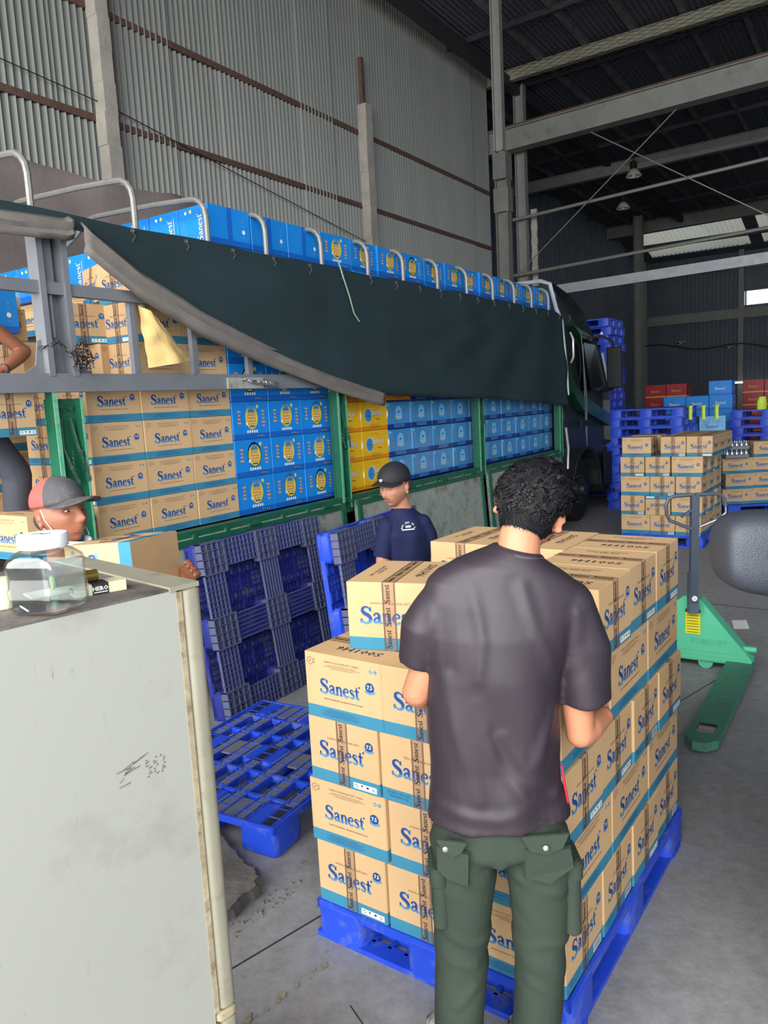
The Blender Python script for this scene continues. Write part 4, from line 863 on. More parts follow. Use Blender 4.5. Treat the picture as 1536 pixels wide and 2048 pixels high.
# ---- canvas things
def zlow(t):
    K = [(-.9, 2.93), (-.1, 2.96), (0, 3.0), (.38, 2.775), (.88, 2.57), (1.44, 2.40), (2.26, 2.18), (2.9, 2.05), (3.9, 2.01), (5.55, 1.95), (7.75, 1.81)]
    for (a, za), (b, zb) in zip(K, K[1:]):
        if t <= b: return za + (zb - za) * (t - a) / (b - a)
    return K[-1][1]
mb = MB(); nx, nz = 150, 22; vs = []; fs = []
for i in range(nx + 1):
    t = -.95 + 8.62 * i / nx
    for j in range(nz + 1):
        q = j / nz; zt = 3.075 - .006 * math.sin(t * 5) - (.04 if t > 7.4 else 0) * (t - 7.4) / .3; z0 = zlow(t); z = zt + (z0 - zt) * q
        tt = t + .10 * q * max(0, (t - 7.0)) - .0
        fold = .035 * q * math.sin((t - 7.65) * 6 / (.35 + (3.3 - z))) * max(0, min(1, (t - 3) / 3)) + .018 * math.sin(t * 1.7 + z * 6) * q + .02 * math.sin(z * 11 + t * .9) * q * min(1, max(0, t / 2)) + .015 * noise.noise((t * 1.5, z * 3, 0))
        vs.append((tt, -(.055 + .05 * q * q + fold + .04), z))
for i in range(nx):
    for j in range(nz): fs.append((i * (nz + 1) + j, (i + 1) * (nz + 1) + j, (i + 1) * (nz + 1) + j + 1, i * (nz + 1) + j + 1))
mb.add(vs, fs); tp = mb.build('side_tarp', [TARP], None, True, loc=P0, rz=TRZ); sm = tp.modifiers.new('s', 'SOLIDIFY'); sm.thickness = .006
tag(tp, 'dark green side tarp draped along the upper flank of the truck', 'tarpaulin')
def hemstrip(t0, t1, w0, w1, name, off=0.):
    mb = MB(); vs = []; fs = []; n = 60
    for i in range(n + 1):
        t = t0 + (t1 - t0) * i / n; w = w0 + (w1 - w0) * i / n
        for j in range(6):
            q = j / 5; z = zlow(t) + off + .03 - w * q + .004 * noise.noise((t * 8, q * 3, 1)); vs.append((t, -(.125 + .03 * math.sin(q * math.pi) + .012 * math.sin(q * 9 + t * 2)), z))
    for i in range(n):
        for j in range(5): fs.append((i * 6 + j, (i + 1) * 6 + j, (i + 1) * 6 + j + 1, i * 6 + j + 1))
    mb.add(vs, fs); o = mb.build(name, [TARPG], tp, True); s_ = o.modifiers.new('s', 'SOLIDIFY'); s_.thickness = .012; tag(o, 'turned-over pale grey hem'); return o
hemstrip(.0, 2.95, .15, .12, 'hem'); hemstrip(-.95, -.06, .13, .10, 'hem', .04)
mb = MB()
for i in range(20): t = -.05 + i * .42; mb.lathe([(.014, 0), (.014, .008), (.007, .008), (.007, 0)], 10, 0, Matrix.Translation((t, -.105, 3.05)) @ Matrix.Rotation(math.pi / 2, 4, 'X')); mb.tube([(t, -.1, 3.05), (t + .01, -.12, 3.02), (t, -.1, 2.99)], .004, 4)
mb.build('eyelet', [CHROME], tp, kind='stuff')
mb = MB(); mb.tube([(2.43, -.11, 3.12), (2.44, -.14, 3.0), (2.5, -.15, 2.85), (2.55, -.15, 2.72), (2.62, -.15, 2.66)], .006, 6)
tag(mb.build('cord', [mat('pale_green_cord', (128, 160, 138), .6)], None, True, loc=P0, rz=TRZ), 'thin pale green cord hanging over the dark tarp', 'cord')
# rolled grey canvas over the far side, upper left
mb = MB(); vs = []; fs = []; nx, ny = 50, 14
for i in range(nx + 1):
    t = -1.6 + 5.3 * i / nx
    for j in range(ny + 1):
        q = j / ny; z = 2.5 + 1.72 * q + .03 * math.sin(t * 3 + q * 4) * q; y = 2.46 + .05 * math.sin(t * 2.3 + q * 5) + .03 * noise.noise((t * 2, q * 4, 3))
        vs.append((t + .25 * (1 - q) * (1 if i > nx - 12 else 0) * 0, y, z + .02 * noise.noise((t * 4, 0, 8))))
for i in range(nx):
    for j in range(ny): fs.append((i * (ny + 1) + j, (i + 1) * (ny + 1) + j, (i + 1) * (ny + 1) + j + 1, i * (ny + 1) + j + 1))
mb.add(vs, fs); o = mb.build('folded_canvas', [CANVAS], None, True, loc=P0, rz=TRZ); s_ = o.modifiers.new('s', 'SOLIDIFY'); s_.thickness = .01
tag(o, 'grey brown canvas cover folded back over the truck hoops at upper left', 'tarpaulin')
# crumpled kraft paper hanging in the stake side
KR = mat('kraft_paper', (214, 182, 118), .8, var=.08, scale=6, bump=.3, bscale=12)
def sheet(name, fn, nx, ny, m, label, cat):
    mb = MB(); vs = [fn(i / nx, j / ny) for i in range(nx + 1) for j in range(ny + 1)]; fs = []
    for i in range(nx):
        for j in range(ny): fs.append((i * (ny + 1) + j, (i + 1) * (ny + 1) + j, (i + 1) * (ny + 1) + j + 1, i * (ny + 1) + j + 1))
    mb.add(vs, fs); o = mb.build(name, [m], None, False, loc=P0, rz=TRZ); s_ = o.modifiers.new('s', 'SOLIDIFY'); s_.thickness = .004; return tag(o, label, cat)
def kraft(u, v):
    t = .395 + .03 * v + u * (.12 + .15 * v) + .07 * v * u; z = 2.63 - .37 * v - .06 * u * (1 - v) + .05 * u * v
    y = -.075 - .045 * math.sin(u * math.pi) * (.4 + v) + .012 * abs(((u * 2.2 + v * .3) % 1) - .5) + .018 * noise.noise((u * 3, v * 4, 0)); return (t, y, z)
sheet('paper_sack', kraft, 18, 22, KR, 'crumpled kraft paper sack hanging from the upper grey rail', 'paper')
def kraft2(u, v): return (.50 + .34 * u - .05 * v, -.02 - .06 * math.sin(u * 3) - .03 * noise.noise((u * 6, v * 6, 2)), 2.69 + .16 * v * (1 - .5 * u) + .05 * noise.noise((u * 5, v * 3, 5)))
sheet('cardboard_flap', kraft2, 12, 8, KR, 'torn cardboard flaps caught above the upper grey rail', 'cardboard')
# ================================================================ BACKGROUND STOCK
a2 = -0.600; U2 = Vector((math.cos(a2), math.sin(a2), 0)); V2 = Vector((-math.sin(a2), math.cos(a2), 0)); B0 = Vector((3.08, 9.88, 0))
pallet(B0 + U2 * .5 + V2 * .62, 1.0, 1.26, 'blue pallet under the carton stack behind the pallet jack', rz=a2, m=PBLUE)
HB = .247
def bgc(kind, u, v, k, lab, flip=False):
    z = .15 + k * HB
    if kind == 's': c = B0 + U2 * (u + .18) + V2 * (v + .16); rz = a2; L, Sd = .365, .315
    else: c = B0 + U2 * (u + .15) + V2 * (v + .2); rz = a2 + math.pi / 2; L, Sd = .42, .30
    rot = (math.pi, 0, rz + math.pi) if flip else None
    brown(L, Sd, HB - .003, (c.x, c.y, z + (HB - .003 if flip else 0)), rz + rnd.uniform(-.015, .015), lab, 'brown cartons on the pallet behind the jack', rot=rot)
for k in range(6):
    if k in (0, 2): row = [('s', 0), ('t', .37), ('t', .68)]
    elif k in (1, 3): row = [('t', 0), ('t', .31), ('s', .63)]
    else: row = [('s', 0), ('t', .48), ('t', .79)]
    if k == 5: continue
    for i, (kd, u) in enumerate(row):
        for r in range(3):
            if r and (i != 2) and k < 4: continue
            if k == 4 and i == 0 and r > 1: continue
            bgc(kd, u + (.02 if k == 4 else 0), r * (.42 if kd == 't' or k == 4 else .42), k, 'brown carton, stack behind pallet jack, %s layer, %s from left, %s row back' % (LY[k], ORF[i], ORF[r]), flip=(k == 1 and i == 1 and r == 0))
def pstack(x, y, n, rz, where, m=PBLUE, A=1.2, B=1.0, grp=None):
    for i in range(n): pallet((x + rnd.uniform(-.03, .03), y + rnd.uniform(-.03, .03), i * .152), A, B, 'empty blue pallet, %s up in %s' % (ORD[i] if i < 22 else 'uppermost', where), grp or 'empty pallets in ' + where, rz=rz + rnd.uniform(-.03, .03), m=m, simple=True)
pstack(4.62, 13.1, 11, a2, 'stack behind the brown carton pallet')
pstack(4.15, 15.4, 22, a2 + .02, 'tall stack behind the truck cab')
pstack(5.35, 14.7, 7, a2, 'low stack left of the wrapped azure cartons')
pstack(7.25, 14.3, 10, a2, 'stack at the right edge')
def plain_az(w, d, h):
    mb = MB(); body(mb, w, d, h, .04)
    for fc in ('front', 'back', 'left', 'right'): mb.M = ff(w, d, h, fc); wordmark(mb, 0, h * .38, .2, 8); mb.disc((-.14, h * .8), .015, 3, 8, z=.0005)
    return mb.mesh('carton', AM)
GR = {'red': (red_mesh(.42, .34, .27), 'red carton'), 'az': (azure_mesh(.42, .34, .28, 'badge'), 'azure carton'), 'sk': (plain_az(.42, .34, .28), 'azure carton')}
def block(key, x, y, z0, nx, nz, where, w=.43, h=.275, d=1):
    me, nm = GR[key]
    for j in range(nz):
        for i in range(nx):
            for q in range(d):
                p = Vector((x, y, 0)) + U2 * (i * w) + V2 * (q * .36); carton(me, (p.x, p.y, z0 + j * h), a2, '%s, pile %s, %s layer, %s from left%s' % (nm, where, ORD[j], ORF[i], '' if not q else ', %s row back' % ORF[q]), nm + 's ' + where)
block('red', 6.05, 16.8, .15, 2, 7, 'near the end wall')
block('sk', 6.0, 15.6, .15, 3, 6, 'behind the empty pallets'); block('sk', 6.78, 15.3, .15, 1, 7, 'rising above the glossy wrapped cartons')
block('az', 5.1, 14.75, 1.10, 2, 1, 'on the low pallet stack')
block('red', 8.2, 16.9, .15, 3, 7, 'at the far right')
GLW = mat('stretch_wrap_azure', (110, 176, 214), .12, var=.3, scale=3, bump=.6, bscale=9, coat=1)
for j in range(2):
    mb = MB(); body(mb, .42, .4, .36, .04); mb.M = ff(.42, .4, .36, 'front'); wordmark(mb, 0, .16, .22, 1, dot=False); me = mb.mesh('carton', [GLW, BLUEB2])
    carton(me, (5.72, 13.35, .75 + j * .365), a2 * .4, 'glossy stretch-wrapped azure carton behind the brown stack, %s one' % ('lower', 'upper')[j], 'wrapped azure cartons')
pallet((5.72, 13.4, .6), .8, .6, 'blue pallet carrying the glossy wrapped azure cartons', rz=a2 * .4, simple=True); 
for k in range(4): pallet((5.72, 13.4, k * .15), .8, .6, 'blue pallet below the glossy wrapped cartons, %s from the floor' % ORD[k], 'empty pallets below the wrapped cartons', rz=a2 * .4, simple=True)
# right hand brown row on a low pallet, with a pack of bottles on top
for k in range(4):
    for i in range(4):
        if k == 3 and i == 0: continue
        brown(.42, .32, .235, (5.45 + i * .425 + .05 * (k % 2), 11.9 - i * .0, .155 + k * .238), R(-4), 'brown carton in dim row at right edge, %s layer, %s from left' % (LY[k], ORF[i]), 'brown cartons in the dim row at the right')
pallet((6.1, 12.05, 0), 1.6, .9, 'low pallet under the dim row of brown cartons', rz=R(-4), simple=True)
for j in range(2):
    t_ = thing('bottle_pack', 'small shrink-wrapped pack of bottles left of the dim brown row, %s one' % ('lower', 'upper')[j], 'bottles', (5.42, 11.75, .872 + j * .13), R(-4), 'packs of bottles')
    mb = MB(); mb.cbox((0, 0, .03), (.36, .2, .06), .02); mb.build('pack_tray', [mat('pack_grey', (120, 126, 138), .3, .2)], t_)
    mb = MB(); mb.lathe([(.03, .02), (.032, .09), (.014, .115), (.014, .128), (.001, .129)], 10); bm = mb.mesh('bottle', [CHROME], True)
    for a in range(5):
        for b in range(2): link('bottle', bm, t_, loc=(-.14 + a * .07, -.05 + b * .08, 0))
for i, (x, y) in enumerate(((7.55, 13.2), (4.75, 12.65))):
    mb = MB(); mb.loft([((0, 0, 0.1), (1, 0, 0), (0, 1, 0), .09, .06), ((0, 0, .25), (1, 0, 0), (0, 1, 0), .085, .06), ((.01, 0, .33), (1, 0, 0), (0, 1, 0), .06, .04)], 16, 0); 
    if i == 0: tag(mb.build('safety_vest', [mat('lime_safety_cloth', (206, 232, 70), .6)], None, True, loc=(6.98, 14.1, 1.415)), 'lime safety vest beside the pile of azure cartons at right', 'vest')
for i in range(3):
    mb = MB(); mb.box((0, 0, .1), (.045, .04, .2)); mb.box((0, .02, .21), (.06, .1, .02)); tag(mb.build('lime_strap', [mat('lime_safety_cloth', (206, 232, 70), .6)], loc=(5.05 + i * .17, 12.55 - i * .1, 1.46)), 'lime strap over the pallet stack front, %s from left' % ORF[i], 'strap', 'lime straps')
# security cameras, hanging lamps, tube lamp, wires
def seccam(t, n, z, lab):
    o = thing('security_camera', lab, 'camera', tw(t, n, z), TRZ); W_ = mat('camera_housing', (176, 182, 188), .4)
    mb = MB(); mb.cbox((0, .18, 0), (.34, .14, .14), .04); mb.build('housing', [W_], o, True)
    mb = MB(); mb.tube([(.0, .15, 0), (.15, .05, .05), (.3, 0, .1)], .03, 6); mb.build('bracket', [W_], o)
    mb = MB(); mb.lathe([(.05, 0), (.05, .03), (.001, .03)], 12, 0, Matrix.Translation((-.19, .18, 0)) @ Matrix.Rotation(-math.pi / 2, 4, 'Y')); mb.build('lens', [CGL], o)
seccam(34.8, -3.9, 4.02, 'pale security camera on the dark end wall'); seccam(34.8, -1.85, 3.65, 'smaller security camera on the end wall near the corner')
mb = MB(); pts = [(34.9, -5.9 + i * .5, 4.0 - .035 * i + .12 * math.sin(i * .9)) for i in range(12)]; mb.tube(pts, .025, 5); tag(mb.build('slack_cable', [BLACKR], None, loc=P0, rz=0), None); bpy.data.objects.remove(bpy.data.objects['slack_cable'])
mb = MB(); mb.tube([tw(*p) for p in pts], .02, 5); tag(mb.build('slack_cable', [BLACKR]), 'slack black cable strung along the dark end wall', 'cable')
def lamp(t, n, z, r, lab):
    o = thing('bay_lamp', lab, 'lamp', tw(t, n, z), 0)
    mb = MB(); mb.lathe([(r * .25, r * .9), (r * .5, r * .75), (r * .85, r * .3), (r, 0), (r * .97, -.01), (r * .8, .24 * r), (r * .3, .7 * r)], 28); mb.build('reflector', [mat('lamp_aluminium', (226, 222, 208), .3, .2)], o, True)
    mb = MB(); mb.lathe([(.04, r * .8), (.09, r * 1.0), (.09, r * 1.7), (.03, r * 1.9)], 14); mb.tube([(0, 0, r * 1.8), (0, 0, 8.7 - z)], .012, 6); mb.build('lamp_cord', [BLACKR], o)
    mb = MB(); mb.ell((0, 0, r * .35), (.06, .06, .11)); mb.build('bulb', [WHITE], o, True)
lamp(18.35, -1.74, 7.45, .2, 'nearer round bay lamp hanging under the roof'); lamp(21.68, -2.94, 7.45, .2, 'farther flat bay lamp hanging under the roof')
o = thing('tube_lamp', 'short lit fluorescent tube on the end wall at the right edge', 'lamp', tw(34.6, -1.05, 2.1), TRZ)
mb = MB(); mb.cbox((0, 0, .06), (.08, 1.4, .05), .02); mb.build('fitting', [WHITE], o); mb = MB(); mb.tube([(0, -.68, 0), (0, .68, 0)], .035, 8); mb.build('tube', [emit('lit_tube', (240, 248, 255), 4)], o, True)
# paper sheet on the floor
mb = MB(); vs = [(x, y, .003 + .004 * math.sin(x * 9) * math.sin(y * 11)) for x in [i * .03 for i in range(5)] for y in [j * .05 for j in range(6)]]
vs = [(2.80 + (x / .12) * .115 + (y / .25) * .09, 6.06 + (y / .25) * .24 - (x / .12) * .02, z) for x, y, z in vs]; mb.add(vs, [(i * 6 + j, (i + 1) * 6 + j, (i + 1) * 6 + j + 1, i * 6 + j + 1) for i in range(4) for j in range(5)])
tag(mb.build('paper_sheet', [WHITE]), 'white sheet of paper lying on the floor by the pallet jack', 'paper')
# ================================================================ PALLET JACK
JG = mat('jack_green_paint', (88, 190, 146), .45, var=.06, scale=4, coat=.15); JGD = mat('worn_green_fork', (66, 128, 104), .6, var=.2, scale=9, dirt=(80, 90, 84), dirt_amt=.5, dscale=9)
JH = mat('jack_handle_grey', (78, 86, 98), .45, .2, var=.06)
ja = math.atan2(5.137 - 3.95, 2.44 - 1.60); jx = Vector((math.cos(ja), math.sin(ja), 0)); jy = Vector((-jx.y, jx.x, 0))
jk = thing('pallet_jack', 'green hand pallet jack with grey handle right of the front stack', 'pallet jack', (2.02, 4.86, 0), 0)
def fork(p0, p1, name):
    p0 = Vector(p0); p1 = Vector(p1); d = (p1 - p0).normalized(); s = Vector((d.y, -d.x, 0)); Lf = (p1 - p0).length; w = .085
    pts = [(0, -w), (Lf - .07, -w), (Lf, -w + .05), (Lf, w - .05), (Lf - .07, w), (0, w)]; n = len(pts); mb = MB()
    def W_(a, b, z): q = p0 + d * a + s * b; return (q.x, q.y, z)
    hole = [(Lf - .27, -.05), (Lf - .14, -.05), (Lf - .14, .05), (Lf - .27, .05)]
    mb.add([W_(a, b, .085) for a, b in pts + hole] + [W_(a, b * 1.0, .035) for a, b in pts], [(0, 1, 7, 6), (1, 2, 8, 7) if False else (1, 2, 3, 8), (1, 8, 7) if False else (1, 8, 7), (3, 4, 9, 8), (4, 5, 6 + 0, 9) if False else (4, 5, 9), (5, 0, 6, 9)] + [(i, 10 + i, 10 + (i + 1) % n, (i + 1) % n) for i in range(n)])
    f = mb.build(name, [JGD], jk); f.location = (-2.02, -4.86, 0)
    mb = MB(); c = W_(Lf - .205, 0, .045)
    mb.tube([W_(Lf - .18, -.045, .045), W_(Lf - .18, .045, .045)], .036, 14); mb.tube([W_(Lf - .235, -.045, .045), W_(Lf - .235, .045, .045)], .036, 14); mb.build('load_roller', [mat('grey_roller', (128, 126, 124), .5)], f, True)
fork((2.40, 5.09, 0), (1.62, 3.90, 0), 'fork'); fork((1.88, 5.43, 0), (1.10, 4.24, 0), 'fork')
# body plate: trapezoid seen broad side
bd = Vector((2.40, 5.09, 0)) - Vector((1.88, 5.43, 0)); bd.normalize(); bn = Vector((bd.y, -bd.x, 0)); 
def J(a, z, o=0.): p = Vector((2.46, 5.05, 0)) - bd * a + bn * o - Vector((2.02, 4.86, 0)); return (p.x, p.y, z)
mb = MB(); tr = [(0, .06), (.0, .1), (.33, .50), (.44, .52), (.56, .42), (.60, .38), (.60, .1), (.58, .06)]; n = len(tr)
f0 = [J(a, z, .02) for a, z in tr]; f1 = [J(a, z, -.12 * (1 - z * .4)) for a, z in tr]
mb.add(f0 + f1, [tuple(range(n))[::-1], tuple(n + i for i in range(n))] + [(i, (i + 1) % n, n + (i + 1) % n, n + i) for i in range(n)]); bo = mb.build('pump_housing', [JG], jk)
mb = MB(); mb.add([J(.1, .13, .024), J(.56, .13, .024), J(.56, .17, .024), J(.1, .17, .024)], [(0, 1, 2, 3)]); mb.add([J(.0, .07, .03), J(.60, .07, .03), J(.60, .1, .03), J(.0, .1, .03)], [(0, 1, 2, 3)]); mb.build('reinforcing_strip', [JG], bo)
mb = MB(); mb.add([J(.33, .25, .026), J(.43, .25, .026), J(.43, .43, .026), J(.33, .43, .026)], [(3, 2, 1, 0)])
mb.add([J(.33, .405, .027), J(.43, .405, .027), J(.43, .43, .027), J(.33, .43, .027)], [(3, 2, 1, 0)], 1)
for i in range(7): mb.add([J(.34, .262 + i * .02, .027), J(.42, .262 + i * .02, .027), J(.42, .266 + i * .02, .027), J(.34, .266 + i * .02, .027)], [(3, 2, 1, 0)], 1)
mb.build('warning_sticker', [mat('yellow_sticker', (226, 214, 30), .5), BLACKINK], bo)
mb = MB(); mb.tube([J(-.02, .16, -.05), J(.1, .16, -.05)], .022, 10); mb.tube([J(.3, .05, -.2), J(.3, .05, .0)], .05, 14); mb.build('axle', [JG], jk, True)
mb = MB()
for s_ in (-.06, .06): mb.lathe([(.1, -.025), (.1, .025), (.03, .03)], 20, 0, Matrix.Translation((J(.55, 0, -.2 + s_)[0], J(.55, 0, -.2 + s_)[1], .1)) @ Matrix.Rotation(math.pi / 2, 4, 'X'))
mb.build('steer_wheel', [BLACKR], jk, True)
hx = Vector((1, -.05, 0)).normalized(); h0 = Vector((2.11 - 2.02, 5.19 - 4.86, .435)); h1 = Vector((2.093 - 2.02, 5.12 - 4.86, 1.255))
mb = MB(); mb.bar(h0, h1, .052, .036, up=(0, 1, 0)); hd = mb.build('handle_shaft', [JH], jk)
mb = MB(); mb.bar(h0 + Vector((0, 0, -.02)), h0 + Vector((0, 0, .27)), .066, .045, up=(0, 1, 0)); mb.build('handle_socket', [mat('socket_grey', (96, 104, 116), .4, .3)], jk)
mb = MB(); mb.lathe([(.019, 0), (.019, .003), (.001, .003)], 20, 0, Matrix.Translation(h0 + Vector((0, -.026, .09))) @ Matrix.Rotation(math.pi / 2, 4, 'X')); st_ = mb.build('round_sticker', [WHITE], jk)
mb = MB(); mb.bar(h0 + Vector((-.008, -.031, .094)), h0 + Vector((.008, -.031, .086)), .002, .004, up=(0, 1, 0)); mb.build('sticker_mark', [BLACKINK], st_)
def H(x, z): return h1 + hx * x + Vector((0, 0, z))
lp = [H(-.005, 0), H(-.14, -.005), H(-.175, -.02), H(-.19, -.06), H(-.187, -.13), H(-.165, -.17), H(-.13, -.185), H(-.02, -.235)]
rp = [H(.005, 0), H(.14, 0), H(.175, -.01), H(.195, -.04), H(.202, -.09)]
mb = MB(); mb.tube(lp, .0125, 8); mb.tube(rp, .0125, 8); mb.build('grip_loop', [JH], hd, True)
mb = MB(); mb.tube([rp[-1], H(.204, -.13), H(.16, -.17), H(.03, -.22)], .008, 8); mb.build('grip_brace', [CHROME], hd, True)
mb = MB(); mb.bar(H(-.02, -.1), H(-.09, -.15), .012, .02, up=(0, 1, 0)); mb.build('release_lever', [JH], hd)
mb = MB(); mb.ell((J(.42, .5, -.08)), (.02, .03, .02)); mb.build('pump_valve', [BLACKR], jk, True)
text_mb = MB(); 
Mj = Matrix((tuple(-bd) , (0, 0, 1), tuple(bn))).transposed().to_4x4(); Mj.translation = Vector(J(.27, .185, .0235))
Mj2 = Matrix((tuple(bd), (0, 0, 1), tuple(bn))).transposed().to_4x4(); Mj2.translation = Vector(J(.27, .185, .0235)); text_mb.M = Mj2; text(text_mb, 'FORKLIFT', 0, 0, .04, 0, z=.001, bold=.01)
text_mb.build('embossed_lettering', [mat('jack_green_relief', (84, 180, 140), .45)], bo)
# ================================================================ VEHICLE AT THE RIGHT EDGE
vh = thing('parked_vehicle', 'dark blue vehicle at the right edge with a large grey mirror housing', 'vehicle', (1.35, 2.1, 0), 0)
MIRP = mat('textured_grey_plastic', (60, 64, 72), .42, var=.12, scale=160, bump=.35, bscale=260, spec=.6)
mb = MB(); rings = []
prof_ = [(-.168, .02, .03), (-.165, .05, .06), (-.155, .085, .08), (-.13, .106, .09), (-.09, .118, .097), (-.04, .124, .1), (.02, .128, .1), (.06, .118, .098), (.09, .128, .094), (.16, .126, .09), (.25, .12, .085), (.3, .1, .07)]
vs = []; fs = []; sg = 40
for x, h_, d_ in prof_:
    for q in range(sg):
        a = 2 * math.pi * q / sg; ca, sa = math.cos(a), math.sin(a); k = (abs(ca) ** 3.2 + abs(sa) ** 3.2) ** (-1 / 3.2)
        z = h_ * sa * k - x * .10; y = d_ * ca * k; vs.append((x + .012 * (1 if z < 0 else -1) * 0 + (-.02 if z < -.05 and x < 0 else 0) * 0, y, z))
n = len(prof_)
for i in range(n - 1):
    for q in range(sg): fs.append((i * sg + q, i * sg + (q + 1) % sg, (i + 1) * sg + (q + 1) % sg, (i + 1) * sg + q))
fs.append(tuple(range(sg))[::-1]); fs.append(tuple((n - 1) * sg + q for q in range(sg))); mb.add(vs, fs)
mo = mb.build('mirror_housing', [MIRP], vh, True, loc=(1.13 - 1.35, .1, 1.475)); s_ = mo.modifiers.new('s', 'SUBSURF'); s_.levels = 2; s_.render_levels = 2
mb = MB(); mb.tube([(.02, .09, -.135), (.2, .07, -.165), (.4, .0, -.2)], .009, 8); mb.build('mirror_rim', [BLACKR], mo, True)
VB = mat('vehicle_navy_paint', (22, 48, 92), .25, .3, coat=.8)
def shell(name, prof, y0, y1, m, smooth=True, inset=.05):
    mb = MB(); n = len(prof); cx = sum(p[0] for p in prof) / n; cz = sum(p[1] for p in prof) / n; vs = []; fs = []
    for y, k in ((y0, .96), (y0 + inset * .4, .99), (y0 + inset, 1), (y1 - inset, 1), (y1 - inset * .4, .99), (y1, .96)): vs += [(cx + (x - cx) * k, y, cz + (z - cz) * k) for x, z in prof]
    for i in range(5):
        for j in range(n): fs.append((i * n + j, i * n + (j + 1) % n, (i + 1) * n + (j + 1) % n, (i + 1) * n + j))
    fs += [tuple(range(n))[::-1], tuple(5 * n + j for j in range(n))]; mb.add(vs, fs); return mb.build(name, [m], vh, smooth)
shell('lower_body', [(.03, .42), (-.02, .55), (-.05, .75), (-.06, .95), (-.04, 1.12), (.02, 1.2), (1.5, 1.2), (1.6, 1.0), (1.6, .42)], -1.5, 1.5, VB)
shell('engine_hood', [(.06, 1.17), (.1, 1.26), (.25, 1.32), (1.3, 1.32), (1.5, 1.17)], .75, 1.45, VB)
mb = MB()
for y_ in (-1.4, -.45, .62): mb.tube([(.03, y_ + (.12 if y_ > .5 else 0), 1.19), (.22, y_ - (.25 if y_ > .5 else 0), 1.85)], .03, 8)
mb.tube([(.22, -1.42, 1.85), (.22, .37, 1.85)], .035, 8); mb.build('window_frame', [VB], vh, True)
shell('cab_top', [(.2, 1.84), (.26, 1.92), (.5, 1.96), (1.2, 1.96), (1.4, 1.84)], -1.45, .4, VB)
mb = MB(); mb.add([(.04, -1.38, 1.2), (.04, .68, 1.2), (.21, .38, 1.84), (.21, -1.38, 1.84)], [(0, 1, 2, 3)]); mb.build('side_glass', [CGL], vh)
mb = MB(); mb.tube([(-.025, -.42, .55), (-.055, -.42, .75), (-.064, -.42, .95), (-.045, -.42, 1.12)], .004, 5); mb.tube([(-.025, .62, .55), (-.055, .62, .75), (-.064, .62, .95), (-.045, .62, 1.12)], .004, 5); mb.build('door_seam', [BLACKR], vh)
mb = MB(); mb.cbox((-.075, -.3, 1.0), (.03, .16, .035), .012); mb.build('door_handle', [BLACKR], vh, True)
mb = MB(); mb.tube([(-.1, -.1, 1.22), (-.04, .02, 1.32), (.03, .1, 1.42)], .022, 10); mb.build('mirror_arm', [BLACKR], vh, True)
for y_ in (-1.0, 1.05):
    mb = MB(); mb.lathe([(.18, -.09), (.33, -.1), (.36, -.06), (.36, .06), (.33, .1), (.18, .09)], 30, 0, Matrix.Rotation(math.pi / 2, 4, 'Y')); w_ = mb.build('wheel', [BLACKR], vh, True, loc=(.06, y_, .36))
    mb = MB(); mb.lathe([(.19, -.06), (.19, .07), (.08, .04), (.001, .05)], 20, 0, Matrix.Rotation(math.pi / 2, 4, 'Y')); mb.build('hub', [CHROME], w_, True)
vh.location.x = 1.35; 
for c_ in vh.children:
    if c_.name.split('.')[0] not in ('mirror_housing', 'mirror_arm'): c_.location.x -= .19; c_.location.y -= 1.42
# ================================================================ FRIDGE
fo = Vector((-.447, 1.588, 0)); fd = Vector((.697, .717, 0)).normalized(); fw = Vector((-fd.y, fd.x, 0)); FZ = 1.6
FRM = mat('fridge_white_enamel', (164, 165, 156), .5, var=.02, scale=1.5, dirt=(150, 148, 138), dirt_amt=.25, dscale=3, spec=.35)
def scuffs(m):
    nt = m.node_tree; b = nt.nodes['Principled BSDF']; src = b.inputs['Base Color'].links[0].from_socket
    tc = nt.nodes.new('ShaderNodeTexCoord'); mp = nt.nodes.new('ShaderNodeMapping'); mp.inputs['Scale'].default_value = (9, 9, 1.6)
    n = nt.nodes.new('ShaderNodeTexNoise'); n.inputs['Scale'].default_value = 6; n.inputs['Detail'].default_value = 10; n.inputs['Roughness'].default_value = .75
    nt.links.new(tc.outputs['Object'], mp.inputs[0]); nt.links.new(mp.outputs[0], n.inputs['Vector'])
    r = nt.nodes.new('ShaderNodeValToRGB'); r.color_ramp.elements[0].position = .63; r.color_ramp.elements[1].position = .72
    mx = nt.nodes.new('ShaderNodeMix'); mx.data_type = 'RGBA'; nt.links.new(n.outputs['Fac'], r.inputs[0]); nt.links.new(r.outputs[0], mx.inputs[0]); nt.links.new(src, mx.inputs[6]); mx.inputs[7].default_value = lin((124, 122, 112)) + (1,)
    nt.links.new(mx.outputs[2], b.inputs['Base Color'])
scuffs(FRM)
fr = thing('refrigerator', 'old scuffed white refrigerator with a dusty top in the left foreground', 'refrigerator', fo - fd * .3 + fw * .28, math.atan2(fd.y, fd.x))
